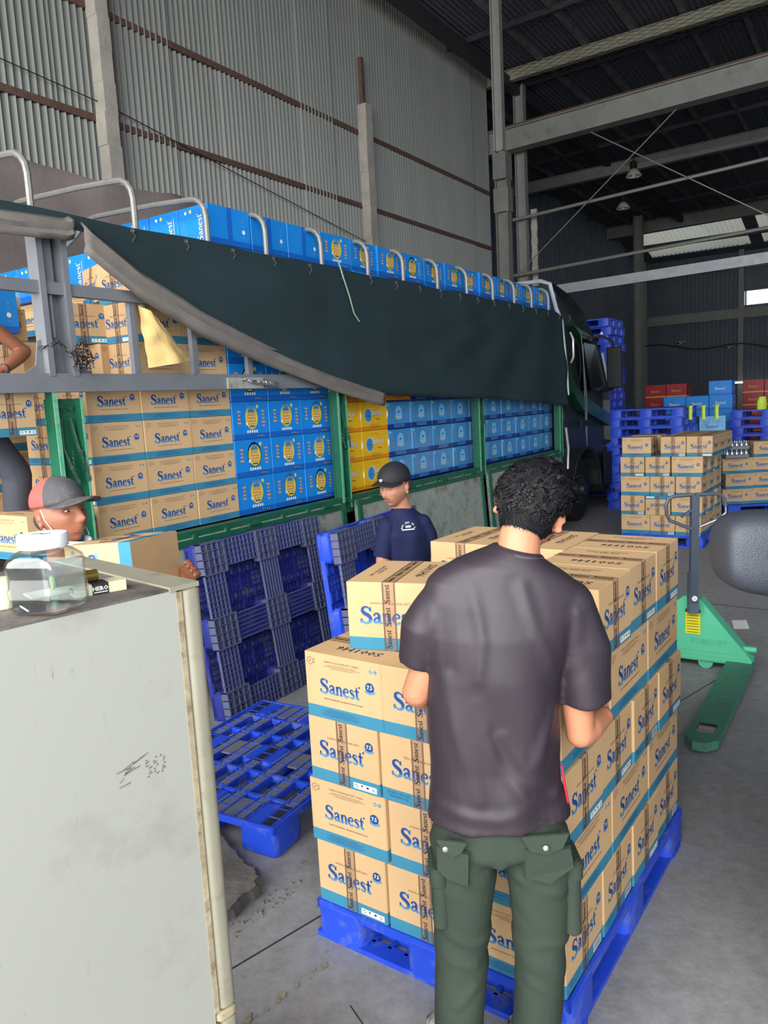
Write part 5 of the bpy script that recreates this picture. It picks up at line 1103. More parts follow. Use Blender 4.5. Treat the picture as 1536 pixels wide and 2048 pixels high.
# local x = towards the door, y = towards the truck side; near corner of side panel = (.3, -.28)
mb = MB(); mb.box((0, 0, FZ / 2), (.6, .56, FZ)); mb.build('cabinet', [FRM], fr)
mb = MB(); mb.box((0, 0, FZ + .002), (.6, .56, .005)); mb.build('dusty_top', [mat('sooty_fridge_top', (118, 110, 104), .8, var=.2, scale=10, dirt=(66, 62, 60), dirt_amt=.7, dscale=5, bump=.15)], fr)
GK = mat('dirty_gasket', (168, 156, 126), .7, var=.25, scale=60, dirt=(96, 64, 48), dirt_amt=.35, dscale=30)
DR = mat('fridge_door_enamel', (146, 142, 124), .5, var=.06, scale=6, dirt=(120, 112, 92), dirt_amt=.25, dscale=14)
for nm, z0, z1 in (('door', .60, FZ), ('door', .05, .575)):
    mb = MB(); mb.cbox((.3 + .036, 0, (z0 + z1) / 2), (.045, .57, z1 - z0), .016, 0, 4); d_ = mb.build(nm, [DR], fr, True)
    mb = MB(); mb.box((.305, 0, (z0 + z1) / 2), (.013, .562, z1 - z0 - .01)); mb.build('gasket', [GK], d_)
mb = MB(); mb.cbox((.33, 0, .588), (.054, .574, .024), .014); mb.build('door_divider', [GK], fr, True)
mb = MB(); mb.box((.318, 0, FZ + .004), (.07, .57, .010)); mb.build('top_trim', [DR], fr)
# worn marks left on the side panel: old sticker residue
mb = MB(); r_ = random.Random(11); SM_ = mat('residue_grey', (98, 96, 84), .8, var=.3, scale=90)
def mark(u, z, du, dz, w): mb.add([(u, -.2812, z), (u + w * .3, -.2812, z - w), (u + du, -.2812, z + dz), (u + du - w * .3, -.2812, z + dz + w)], [(0, 1, 2, 3)])
for i in range(10): mark(.145 + r_.uniform(-.02, .02), 1.245 + r_.uniform(-.02, .02), r_.uniform(.01, .04), r_.uniform(.0, .014), .0016)
for i in range(3):
    for k in range(7): mark(.195 + i * .017 + r_.uniform(-.004, .004), 1.225 + k * .006 - r_.random() * .002, r_.uniform(.004, .009), r_.uniform(-.002, .002), .0022)
for x0, z0, x1, z1 in ((.1, 1.53, .125, 1.30), (.19, 1.53, .215, 1.36), (.0, 1.15, .05, 1.02)):
    k = 14
    for i in range(k):
        if r_.random() < .3: continue
        a = i / k; mark(x0 + (x1 - x0) * a, z0 + (z1 - z0) * a, (x1 - x0) / k * .8 + .0004, (z1 - z0) / k * .8, .0012)
mb.build('scuff_mark', [SM_], fr, kind='stuff')
# jar
def thinclear():
    m = bpy.data.materials.new('clear_plastic'); m.use_nodes = True; nt = m.node_tree; nt.nodes.remove(nt.nodes['Principled BSDF'])
    t = nt.nodes.new('ShaderNodeBsdfTransparent'); t.inputs[0].default_value = (.90, .93, .93, 1); g_ = nt.nodes.new('ShaderNodeBsdfGlossy'); g_.inputs['Roughness'].default_value = .08
    lw = nt.nodes.new('ShaderNodeLayerWeight'); lw.inputs[0].default_value = .42; mx = nt.nodes.new('ShaderNodeMixShader'); pw_ = nt.nodes.new('ShaderNodeMath'); pw_.operation = 'POWER'; pw_.inputs[1].default_value = 2.6; ml_ = nt.nodes.new('ShaderNodeMath'); ml_.operation = 'MULTIPLY_ADD'; ml_.inputs[1].default_value = .8; ml_.inputs[2].default_value = .05; lw.inputs[0].default_value = .5; nt.links.new(lw.outputs['Facing'], pw_.inputs[0]); nt.links.new(pw_.outputs[0], ml_.inputs[0]); nt.links.new(ml_.outputs[0], mx.inputs[0]); nt.links.new(t.outputs[0], mx.inputs[1]); nt.links.new(g_.outputs[0], mx.inputs[2]); nt.links.new(mx.outputs[0], nt.nodes['Material Output'].inputs[0]); return m
def ft(x, y, z=0.): p = fo + fd * x + fw * y; return Vector((p.x, p.y, FZ + .005 + z))
jp = Vector((-.655, 1.455, FZ + .005))
jr = thing('plastic_jar', 'clear square plastic jar with a white screw lid on the fridge', 'jar', jp, R(-12))
def rr(w, r, z, seg=6):
    o = []
    for k, (sx, sy) in enumerate(((1, 1), (-1, 1), (-1, -1), (1, -1))):
        for q in range(seg + 1): a = (k + q / seg) * math.pi / 2; o.append((sx * (w - r) + r * math.cos(a), sy * (w - r) + r * math.sin(a), z))
    return o
mb = MB(); secs = [(.04, .03, .0), (.052, .02, .004), (.0565, .016, .015), (.0565, .016, .05), (.055, .016, .052), (.055, .016, .085), (.057, .016, .09), (.055, .02, .104), (.047, .03, .116), (.0405, .0405, .121), (.0405, .0405, .132)]
ins = [(.039, .039, .132), (.039, .039, .1225), (.0445, .028, .115), (.053, .019, .103), (.0548, .015, .089), (.0528, .015, .084), (.0545, .015, .015), (.05, .019, .0065), (.038, .028, .003)]
al = [rr(w, r, z) for w, r, z in secs + ins]; n = len(al[0]); vs = [p for s2 in al for p in s2]; fs = []
for i in range(len(al) - 1):
    for q in range(n): fs.append((i * n + q, i * n + (q + 1) % n, (i + 1) * n + (q + 1) % n, (i + 1) * n + q))
fs.append(tuple(range(n))[::-1]); fs.append(tuple((len(al) - 1) * n + q for q in range(n))); mb.add(vs, fs); mb.build('jar_body', [thinclear()], jr, True)
mb = MB(); mb.lathe([(.0395, .1245), (.0455, .1245), (.0465, .13), (.0465, .1465), (.044, .1495), (.0005, .149)], 40, 0); mb.build('lid', [mat('white_lid', (230, 232, 230), .45, var=.02)], jr, True)
mb = MB(); mb.stroke([(-.02, -.005), (-.008, .004), (.004, -.004), (.016, .005)], [.003, .005, .005, .003], 0, .1497, 3); mb.build('lid_mark', [mat('pen_mark', (120, 112, 110), .7)], jr)
mb = MB(); mb.tube([(-.05, -.02, .012), (-.02, -.038, .007)], .0018, 6); tag(mb.build('cotton_stick', [WHITE], None, loc=jp, rz=R(-12)), 'white stick lying inside the clear jar', 'stick')
# cardboard sleeve boxes and rolled tube
hb = thing('small_box', 'small cream and black card box beside the jar', 'box', ft(-.115, .115), math.atan2(fw.y, fw.x) - math.pi / 2 + .12)
CB = mat('cream_card', (218, 206, 170), .6, var=.05)
bw, bdp, bh = .105, .045, .022; hb.rotation_euler = (0, 0, R(36))
mb = MB(); mb.box((0, 0, bh / 2), (bw, bdp, bh)); mb.box((-.001, 0, bh / 2), (.034, bdp + .0008, bh + .0006), 1)
mb.M = Matrix(((1, 0, 0, -.001), (0, 0, -1, -bdp / 2 - .0006), (0, 1, 0, 0), (0, 0, 0, 1))); text(mb, 'HERO', 0, .0085, .0085, 2, z=.0003, bold=.03, sx=1.05); mb.rect(-.014, .0035, .014, .0055, 2, .0003)
mb.M = Matrix(((0, 0, -1, -bw / 2), (-1, 0, 0, 0), (0, 1, 0, 0), (0, 0, 0, 1))); mb.rect(-.016, .006, .016, .017, 1, .0003); text(mb, 'HERO', 0, .0085, .0062, 2, z=.0006, bold=.02)
mb.build('carton_body', [CB, BLACKINK, WHITE], hb)
mb = MB(); mb.tube([(-.055, 0, .013), (.03, 0, .013)], .0125, 18); mb.tube([(-.056, 0, .013), (-.0545, 0, .013)], .008, 14, 1)
rt = thing('foil_tube', 'olive gold tube resting on the small card box', 'tube', (0, 0, 0)); rt.location = hb.location + Vector((-.028, -.006, .022)); rt.rotation_euler = (0, 0, R(38))
mb.build('tube_body', [mat('olive_gold_foil', (122, 98, 40), .3, .5), BLACKR], rt, True)
mb = MB(); mb.tube([(-.062, 0, .012), (-.058, 0, .012)], .0145, 18); mb.build('tube_end', [mat('pale_green_end', (170, 200, 130), .5)], rt, True)
mb = MB(); mb.cbox((0, 0, .03), (.06, .045, .06), .006); tag(mb.build('note_block', [mat('pale_yellow_block', (222, 218, 176), .6)], None, True, loc=ft(-.305, .16), rz=R(30)), 'pale yellow block standing behind the clear jar', 'block')
mb = MB(); mb.box((0, 0, .002), (.17, .06, .004)); tag(mb.build('ruler_strip', [mat('pale_green_card', (190, 200, 176), .6)], None, loc=ft(-.14, .2), rz=R(40)), 'flat pale strip lying behind the small card box', 'strip')
# ================================================================ PEOPLE
DEP = bpy.context.evaluated_depsgraph_get
def remeshed(mb, voxel, smooth=3, fac=.6):
    me = mb.mesh('t', []); o = bpy.data.objects.new('t', me); COL.objects.link(o)
    r = o.modifiers.new('r', 'REMESH'); r.mode = 'VOXEL'; r.voxel_size = voxel; r.use_smooth_shade = True
    if smooth: s = o.modifiers.new('s', 'SMOOTH'); s.iterations = smooth; s.factor = fac
    bpy.context.view_layer.update(); ev = o.evaluated_get(DEP()); out = bpy.data.meshes.new_from_object(ev)
    bpy.data.objects.remove(o); bpy.data.meshes.remove(me); out.polygons.foreach_set('use_smooth', [True] * len(out.polygons)); return out
def g(x, c, w): return math.exp(-((x - c) / w) ** 2)
def headmesh(mb, c, Mx, k=1.0, a=88, b=66, nose=1.0):
    vs = []; fs = []
    for i in range(b + 1):
        ph = math.pi * i / b
        for j in range(a):
            th = 2 * math.pi * j / a; x = .076 * math.sin(ph) * math.cos(th); y = .096 * math.sin(ph) * math.sin(th); z = .117 * math.cos(ph)
            t = max(0, -z / .117)
            x *= 1 - .30 * t ** 1.6 + .05 * g(z, -.02, .03); 
            if y > 0: y *= 1 - .10 * (abs(x) / .076) ** 2; y += .012 * t * (y / .096) 
            else: y *= 1 - .30 * t; y *= 1.04
            if y > .0:
                y += nose * (.024 * g(x, 0, .0105) * g(z, -.026, .015) + .012 * g(x, 0, .008) * g(z, -.004, .018) + .007 * g(abs(x), .013, .006) * g(z, -.033, .008))
                y -= .014 * g(abs(x), .031, .015) * g(z, .010, .011); y += .007 * g(abs(x), .03, .022) * g(z, .030, .008)
                y += .006 * g(abs(x), .05, .018) * g(z, -.018, .02)
                y += .009 * g(x, 0, .022) * g(z, -.053, .0055) + .009 * g(x, 0, .019) * g(z, -.065, .006) - .005 * g(x, 0, .026) * g(z, -.0590, .0035)
                y += .008 * g(x, 0, .02) * g(z, -.096, .014) - .004 * g(z, -.08, .008) * g(x, 0, .03)
            vs.append(Vector(c) + Mx @ (Vector((x, y, z)) * k))
    for i in range(b):
        for j in range(a): fs.append((i * a + j, (i + 1) * a + j, (i + 1) * a + (j + 1) % a, i * a + (j + 1) % a))
    mb.add(vs, fs)
    for s in (-1, 1):        # ears
        Ec = Vector(c) + Mx @ (Vector((s * .077, -.004, -.006)) * k); Er = Mx @ Matrix.Rotation(s * -.75, 3, 'Z') @ Matrix.Rotation(s * .12, 3, 'Y')
        pts = []
        for q in range(11): al = math.radians(-70 + q * 26); pts.append(Ec + Er @ (Vector((s * .012, -.004 - .017 * math.cos(al - 1.2) , .002 + .029 * math.sin(al))) * k))
        mb.tube(pts, [(.0048 if q < 9 else .006) * k for q in range(11)], 8)
        mb.ell(Ec + Er @ Vector((s * .004, -.002, 0)), (.005 * k, .015 * k, .024 * k), 0, 12, 8, Er); mb.ell(Ec + Er @ Vector((s * .008, .004, -.026)), (.005 * k, .007 * k, .008 * k), 0, 10, 6, Er)
def hand(mb, w, d, pn, side, k=1.0, curl=.5):      # wrist, direction of fingers, palm normal, thumb side vector
    w = Vector(w); d = Vector(d).normalized(); pn = Vector(pn).normalized(); s = d.cross(pn).normalized() * side; pn = s.cross(d).normalized() * side
    Mx = Matrix((s, d, pn)).transposed(); mb.ell(w + d * .045 * k, (.040 * k, .054 * k, .016 * k), 0, 16, 10, Mx)
    mb.cap(w - d * .01, w + d * .03 * k, .025 * k, .024 * k)
    for i, (off, l) in enumerate(((.028, .068), (.010, .076), (-.009, .071), (-.027, .056))):
        p = w + d * .085 * k + s * off * k; r = .0088 * k; dd = (d + s * off * 1.5).normalized()
        for q, f in enumerate((.45, .3, .25)):
            a = curl * (.35 + .6 * q); dn = (dd * math.cos(a) + pn * math.sin(a)).normalized(); p2 = p + dn * l * f * k; mb.cap(p, p2, r, r * .92); p = p2; r *= .92
    p = w + d * .02 * k + s * .026 * k; r = .0115 * k
    for q, l in enumerate((.042, .032, .026)): dn = (s * (.8 - .3 * q) + d * .75 + pn * (.25 + .3 * curl * q)).normalized(); p2 = p + dn * l * k; mb.cap(p, p2, r, r * .9); p = p2; r *= .9
def figure(J, voxel=.0055, k=1.0, head=True, fit=1.0):
    mb = MB(); v = {a: Vector(b) for a, b in J.items() if a not in ('H', 'hands', 'curl')}
    H = J['H']
    if head: headmesh(mb, v['head'], H, k)
    nk = v['head'] + H @ Vector((0, -.022, -.07)); mb.cap(v['neck'], nk, .056 * k, .050 * k); mb.cap(v['neck'] - Vector((0, 0, .03)), v['neck'], .075 * k, .058 * k)
    ch = (v['shL'] + v['shR']) / 2; hp = (v['hipL'] + v['hipR']) / 2; sx = (v['shR'] - v['shL']).normalized(); fw_ = sx.cross(Vector((0, 0, 1))) * -1
    sw = (v['shR'] - v['shL']).length / 2
    up = (ch - hp)
    mb.loft([(hp - up * .12, sx, fw_, .09, .07), (hp, sx, fw_, .125, .085), (hp + up * .2, sx, fw_, .12, .08), (hp + up * .45, sx, fw_, .115, .08), (hp + up * .75, sx, fw_, .12, .08), (hp + up * .92, sx, fw_, sw * .75, .065), (hp + up * 1.0, sx, fw_, sw * .5, .05)], 24)
    for s in 'LR':
        mb.cap(v['neck'] - Vector((0, 0, .06)), v['sh' + s], .036, .038); mb.cap(v['sh' + s], v['sh' + s].lerp(v['el' + s], .35), .038 * k, .044 * k); mb.cap(v['sh' + s].lerp(v['el' + s], .35), v['el' + s], .044 * k, .037 * k)
        mb.cap(v['el' + s], v['el' + s].lerp(v['wr' + s], .3), .038 * k, .040 * k); mb.cap(v['el' + s].lerp(v['wr' + s], .3), v['wr' + s], .040 * k, .026 * k)
        hd = J.get('hands', {}).get(s)
        if hd: hand(mb, v['wr' + s], hd[0], hd[1], hd[2], k, J.get('curl', .6))
        mb.cap(v['hip' + s], v['kn' + s], .082 * k, .055 * k); mb.cap(v['kn' + s], v['kn' + s].lerp(v['an' + s], .35), .053 * k, .056 * k); mb.cap(v['kn' + s].lerp(v['an' + s], .35), v['an' + s], .054 * k, .036 * k)
        to = v['toe' + s]; mb.cap(v['an' + s] - Vector((0, 0, .03)), to + Vector((0, 0, .0)), .036, .026); mb.cap(to + (v['an' + s] - to) * 1.15 - Vector((0, 0, .04)), to, .03, .028)
    return remeshed(mb, voxel, 2, .45)
def skinmat(name, rgb):
    m = mat(name, rgb, .5, var=.06, scale=9, bump=.05, bscale=300, spec=.4); b = m.node_tree.nodes['Principled BSDF']; b.inputs['Subsurface Weight'].default_value = .12; b.inputs['Subsurface Radius'].default_value = (.02, .008, .004); b.inputs['Subsurface Scale'].default_value = .3; return m
HAIR = mat('black_hair', (20, 19, 22), .6, var=.3, scale=60, spec=.28)
HDK = mat('short_cropped_hair', (62, 48, 42), .8, var=.2, scale=200)  # plain dark brown of close-cropped hair
def folds(me, fn):
    me.calc_loop_triangles() if False else None
    nrm = [v.normal.copy() for v in me.vertices]
    for v, n_ in zip(me.vertices, nrm): v.co += n_ * fn(v.co)
    me.update()
def face_parts(p, c, H, k=1.0, lidded=True, moust=False):
    def hp(x, y, z): return Vector(c) + H @ (Vector((x, y, z)) * k)
    mw = mat('eye_white', (206, 200, 192), .3, var=.02); md = mat('dark_iris', (28, 20, 16), .2, var=.02); ml = mat('lip_skin', (150, 92, 80), .5, var=.08, scale=60); mbw = mat('eyebrow_hair', (38, 30, 28), .8, var=.2, scale=90)
    for s in (-1, 1):
        mb = MB(); mb.ell(hp(s * .031, .0745, .0095), (.0125 * k, .006 * k, .0042 * k), 0, 14, 8, H); e = mb.build('eye', [mw], p, True)
        mb = MB(); mb.ell(hp(s * .031 , .0785, .008), (.005 * k, .0032 * k, .0042 * k), 0, 12, 8, H); mb.build('iris', [md], e, True)
        mb = MB(); mb.tube([hp(s * (.018 + .0065 * q), .0775 + .0035 * math.sin(q * .78) - .0022 * q, .0125 + .0022 * math.sin(q * .78)) for q in range(5)], .0022 * k, 6); mb.build('eyelid', [mat('lid_line', (96, 60, 48), .6)], p, True)
        mb = MB(); mb.tube([hp(s * (.015 + .008 * q), .0895 - .0016 * q * q * .55, .0295 + .0035 * math.sin(q * .7)) for q in range(5)], [.0018, .0028, .003, .0025, .0012], 6); mb.build('eyebrow', [mbw], p, True)
    mb = MB(); mb.tube([hp(x, .0995 - .9 * x * x * 26, -.0585 - .001 * math.cos(x * 200)) for x in [q * .0045 - .0225 for q in range(11)]], [.001, .0016, .002, .0022, .0022, .0022, .0022, .0022, .002, .0016, .001], 6); mb.build('mouth', [ml], p, True)
    if moust:
        mb = MB(); mb.tube([hp(x, .1005 - .9 * x * x * 26, -.0485) for x in [q * .0045 - .0225 for q in range(11)]], [.0008] + [.0018] * 9 + [.0008], 5); mb.build('moustache', [mbw], p, True)
def basis(fwd, up=(0, 0, 1)):
    f = Vector(fwd).normalized(); u = Vector(up); r = f.cross(u).normalized(); u = r.cross(f); return Matrix((r, f, u)).transposed()
def person(label, J, skin, cloth, voxel=.0055, k=1.0):
    p = thing('person', label, 'person', (0, 0, 0))
    me = figure(J, voxel, k); me.materials.append(skin); link('body', me, p); return p
# ---------------- man in the foreground, back to the camera
SK1 = skinmat('warm_tan_skin', (190, 128, 96)); SK2 = skinmat('brown_skin', (152, 98, 74)); SK3 = skinmat('fair_brown_skin', (182, 128, 100))
Y = 1.98
H1 = basis((.26, .84, -.46), (.40, .2, .9))
J1 = dict(H=H1, head=(.392, 2.03, 1.664), neck=(.338, 1.97, 1.52), shL=(.165, Y - .0, 1.44), shR=(.47, Y, 1.41), elL=(.062, Y + .015, 1.19), elR=(.500, Y + .0, 1.055), wrL=(.10, Y + .20, 1.10), wrR=(.592, Y + .10, 1.055),
  hipL=(.185, Y, .83), hipR=(.35, Y, .83), knL=(.155, Y + .0, .46), knR=(.372, Y, .46), anL=(.13, Y + .02, .10), anR=(.355, Y, .10), toeL=(.10, Y + .19, .035), toeR=(.34, Y + .14, .035),
  hands={'L': ((.2, .7, .1), (1, 0, -.2), 1), 'R': ((.28, .9, -.35), (-1, .25, 0), 1)}, curl=.7)
m1 = person('man seen from behind in plum T-shirt and olive cargo trousers', J1, SK1, None, .005, 1.06)
mb = MB(); X_ = (1, 0, 0); Y_ = (0, 1, 0)
mb.loft([((.266, Y, .838), X_, Y_, .194, .13), ((.266, Y, .86), X_, Y_, .192, .128), ((.268, Y, 1.0), X_, Y_, .18, .12), ((.268, Y - .004, 1.12), X_, Y_, .174, .122), ((.272, Y - .006, 1.25), X_, Y_, .178, .126), ((.288, Y - .004, 1.36), X_, Y_, .20, .122), ((.305, Y - .0, 1.43), (1, 0, -.14), Y_, .217, .112), ((.310, Y, 1.475), (1, 0, -.14), Y_, .208, .100), ((.314, Y, 1.505), (1, 0, -.14), Y_, .182, .092), ((.320, Y - .004, 1.53), (1, 0, -.16), Y_, .145, .084), ((.33, Y - .004, 1.552), (1, 0, -.2), Y_, .10, .074), ((.338, Y - .004, 1.566), (1, 0, -.25), Y_, .070, .066), ((.342, Y - .004, 1.574), (1, 0, -.25), Y_, .062, .06)], 40, pw=2.3)
def sleeve(mb, a, b, c, r0, r1, r2, ax=(0, 1, 0)):
    a, b, c = Vector(a), Vector(b), Vector(c); d = (c - b).normalized(); u = Vector(ax); u = (u - d * u.dot(d)).normalized(); s = d.cross(u)
    mb.ell(a, (r0, r0, r0), 0, 18, 12); d0 = (b - a).normalized(); u0 = (Vector(ax) - d0 * d0.dot(Vector(ax))).normalized(); mb.loft([(a, d0.cross(u0), u0, r0, r0), (b, s, u, r1, r1), (c - d * .01, s, u, r2, r2), (c, s, u, r2 * 1.0, r2)], 24)
sleeve(mb, (.165, Y, 1.445), (.095, Y, 1.375), (.066, Y + .01, 1.272), .076, .070, .055)
sleeve(mb, (.462, Y, 1.405), (.508, Y - .005, 1.30), (.517, Y, 1.148), .082, .076, .074)
me = remeshed(mb, .0062, 5, .5)
def seg(co, F, w, a):
    x, z = co.x, co.z; r = 0
    for pts in F:
        best = 9
        for (x0, z0), (x1, z1) in zip(pts, pts[1:]):
            dx, dz = x1 - x0, z1 - z0; t = max(0, min(1, ((x - x0) * dx + (z - z0) * dz) / (dx * dx + dz * dz))); d = math.hypot(x - x0 - dx * t, z - z0 - dz * t)
            if d < best: best = d; e_ = 1
        r += a * (g(best, 0, w) - .5 * g(best, w * 1.8, w)) * (.55 + .9 * noise.noise((x * 9 + len(pts), z * 9, a * 100)))
    return r
def PX(l): return [(.081 + (a - 858) * .00137, .884 + (1600 - b) * .00141) for a, b in l]
SF = [PX(l) for l in ([(1000, 1440), (1050, 1520), (1110, 1560)], [(950, 1380), (985, 1500), (1040, 1565), (1118, 1585)], [(895, 1330), (915, 1460), (950, 1560)], [(1108, 1345), (1065, 1250), (1045, 1170)], [(876, 1300), (882, 1210), (900, 1150)], [(870, 1585), (980, 1600), (1105, 1575)], [(1100, 1400), (1075, 1460), (1060, 1500)], [(950, 1150), (965, 1260), (955, 1330)], [(1130, 1330), (1165, 1300), (1200, 1290)], [(1150, 1230), (1140, 1300)])]
TF = [PX(l) for l in ([(985, 1700), (940, 1745), (880, 1760)], [(985, 1700), (1050, 1755), (1110, 1765)], [(875, 1845), (930, 1870), (970, 1860)], [(1025, 1885), (1080, 1870), (1125, 1880)], [(880, 1900), (930, 1910)], [(1035, 1800), (1080, 1850)], [(890, 2000), (930, 1960)], [(1040, 1960), (1100, 1990)])]
def shirtfold(co):
    x, y, z = co; f = .007 * noise.noise((x * 5, y * 5, z * 3.2)) + .006 * noise.noise((x * 9 + z * 4, y * 3, z * 2)) 
    w = max(0, min(1, (1.15 - z) / .25)) 
    f += .010 * w * math.sin((z * 26) - (x - .1) * 22 + 2.5 * noise.noise((x * 4, z * 3, 0))) * max(0, min(1, (x - .2) / .2))
    f += .0065 * math.sin((x * 34) + (z * 9) + 3 * noise.noise((x * 3, z * 3, 7))) * max(0, min(1, (1.42 - z) / .2)) * .8
    return f * .8 + seg(co, SF, .016, .0042)
folds(me, shirtfold)
me.materials.append(mat('plum_black_jersey', (50, 42, 49), .5, var=.05, scale=3, bump=.06, bscale=300, spec=.45)); sh_ = link('t_shirt', me, m1)
mb = MB(); Rc = Matrix.Rotation(.24, 3, 'Y'); mb.tube([Vector((.342, Y - .004, 1.562)) + Rc @ Vector((.066 * math.cos(a), .064 * math.sin(a), 0)) for a in [q * math.pi / 16 for q in range(33)]], .0055, 8, caps=False); mb.build('collar', [mat('plum_collar', (70, 62, 70), .7)], sh_, True)
mb = MB(); mb.tube([(.436, Y - .05, .99), (.444, Y - .045, .93), (.452, Y - .04, .885), (.452, Y - .03, .855)], .0035, 6); mb.build('red_piping', [mat('red_piping', (190, 44, 62), .5)], sh_)
for zz_, cc, rx, ry in ((.845, (.262, Y), .183, .119),): 
    mb = MB(); mb.tube([(cc[0] + rx * math.cos(a) * (abs(math.cos(a)) ** 2.3 + abs(math.sin(a)) ** 2.3) ** (-1 / 2.3), cc[1] + ry * math.sin(a) * (abs(math.cos(a)) ** 2.3 + abs(math.sin(a)) ** 2.3) ** (-1 / 2.3), zz_ + .016) for a in [q * math.pi / 30 for q in range(61)]], .0016, 5, caps=False); mb.build('hem_seam', [mat('plum_seam', (48, 42, 50), .7)], sh_)
OL = mat('olive_trouser_twill', (53, 63, 54), .8, var=.08, scale=5, bump=.12, bscale=200, spec=.2)
mb = MB()
mb.loft([((.262, Y, .90), X_, Y_, .155, .10), ((.268, Y, .83), X_, Y_, .172, .112), ((.27, Y, .77), X_, Y_, .192, .125), ((.27, Y, .745), X_, Y_, .18, .115)], 36, pw=2.3)
for cxs in ([(.178, .80, .092, .112), (.168, .70, .088, .108), (.158, .58, .082, .098), (.152, .45, .076, .09), (.146, .32, .073, .086), (.139, .2, .068, .082), (.134, .07, .066, .084), (.133, .035, .066, .085)], [(.362, .80, .092, .112), (.374, .70, .090, .108), (.380, .58, .084, .098), (.374, .45, .072, .09), (.366, .32, .069, .086), (.360, .2, .068, .082), (.352, .07, .066, .084), (.352, .035, .066, .085)]):
    mb.loft([((x, Y, z), X_, Y_, rx, ry) for x, z, rx, ry in cxs], 28, pw=2.2)
me = remeshed(mb, .0062, 5, .5)
def pf(co):
    x, y, z = co; f = .007 * noise.noise((x * 7, y * 7, z * 5)); f += .004 * math.sin(z * 38 + x * 30 + 4 * noise.noise((x * 5, z * 4, 2))) * max(0, 1 - abs(z - .45) / .12) + .005 * math.sin(z * 60 - abs(x - .26) * 40) * g(z, .72, .05) + .004 * math.sin(z * 30 + x * 12) * g(z, .1, .12); return f + seg(co, TF, .014, .0045)
folds(me, pf); me.materials.append(OL); tr_ = link('cargo_trousers', me, m1)
def patch(name, pts, y, th, parent, m=OL, bulge=.0):
    mb = MB(); n = len(pts); cx = sum(p[0] for p in pts) / n; cz = sum(p[1] for p in pts) / n
    def yy(x): return y + .9 * ((x - (.17 if x < .27 else .37)) ** 2) * 4
    o = [(x, yy(x), z) for x, z in pts]; i_ = [(cx + (x - cx) * .93, yy(x) - th, cz + (z - cz) * .93) for x, z in pts]
    mb.add(o + i_, [tuple(range(n, 2 * n))] + [(i, (i + 1) % n, n + (i + 1) % n, n + i) for i in range(n)]); return mb.build(name, [m], parent)
p1 = patch('back_pocket', [(.088, .815), (.088, .745), (.11, .725), (.17, .705), (.175, .80)], Y - .119, .012, tr_)
p2 = patch('back_pocket', [(.315, .80), (.315, .715), (.38, .70), (.455, .73), (.445, .79)], Y - .119, .012, tr_)
f1 = patch('pocket_flap', [(.086, .835), (.098, .815), (.13, .79), (.155, .808), (.17, .835)], Y - .131, .006, p1)
f2 = patch('pocket_flap', [(.305, .835), (.33, .795), (.375, .79), (.42, .80), (.44, .835)], Y - .131, .006, p2)
for x, z, pp in ((.112, .812, f1), (.371, .808, f2)):
    mb = MB(); mb.lathe([(.0075, 0), (.0075, .003), (.005, .005), (.0005, .0052)], 14, 0, Matrix.Translation((x, Y - .1335 + .9 * 4 * ((x - (.17 if x < .27 else .37)) ** 2), z)) @ Matrix.Rotation(math.pi / 2, 4, 'X')); mb.build('snap_button', [mat('snap_metal', (206, 200, 188), .3, .7)], pp, True)
for s, x in ((-1, .098), (1, .455)):
    mb = MB(); mb.cbox((x, Y - .02, .63 if s < 0 else .62), (.045, .13, .16 if s < 0 else .22), .02); cp = mb.build('cargo_pocket', [OL], tr_, True)
    mb = MB(); mb.cbox((x + s * .004, Y - .02, .70), (.047, .138, .055), .02); fl_ = mb.build('cargo_flap', [OL], cp, True)
SHOE = mat('grey_black_sandal', (170, 166, 158), .6, var=.5, scale=30, dirt=(22, 20, 20), dirt_amt=.6, dscale=22)
for s, an, to in (('L', (.118, Y + .0, .03), (.085, Y + .2, .03)), ('R', (.352, Y - .03, .03), (.34, Y + .15, .03))):
    a = Vector(an); b = Vector(to); d = (b - a).normalized(); mb = MB(); mb.loft([(a - d * .05 + Vector((0, 0, -.0)), d.cross(Vector((0, 0, 1))), (0, 0, 1), .034, .03), (a + d * .04, d.cross(Vector((0, 0, 1))), (0, 0, 1), .04, .034), (a + d * .16, d.cross(Vector((0, 0, 1))), (0, 0, 1), .048, .032), (a + d * .22, d.cross(Vector((0, 0, 1))), (0, 0, 1), .036, .026)], 18); mb.build('sandal', [SHOE], m1, True)
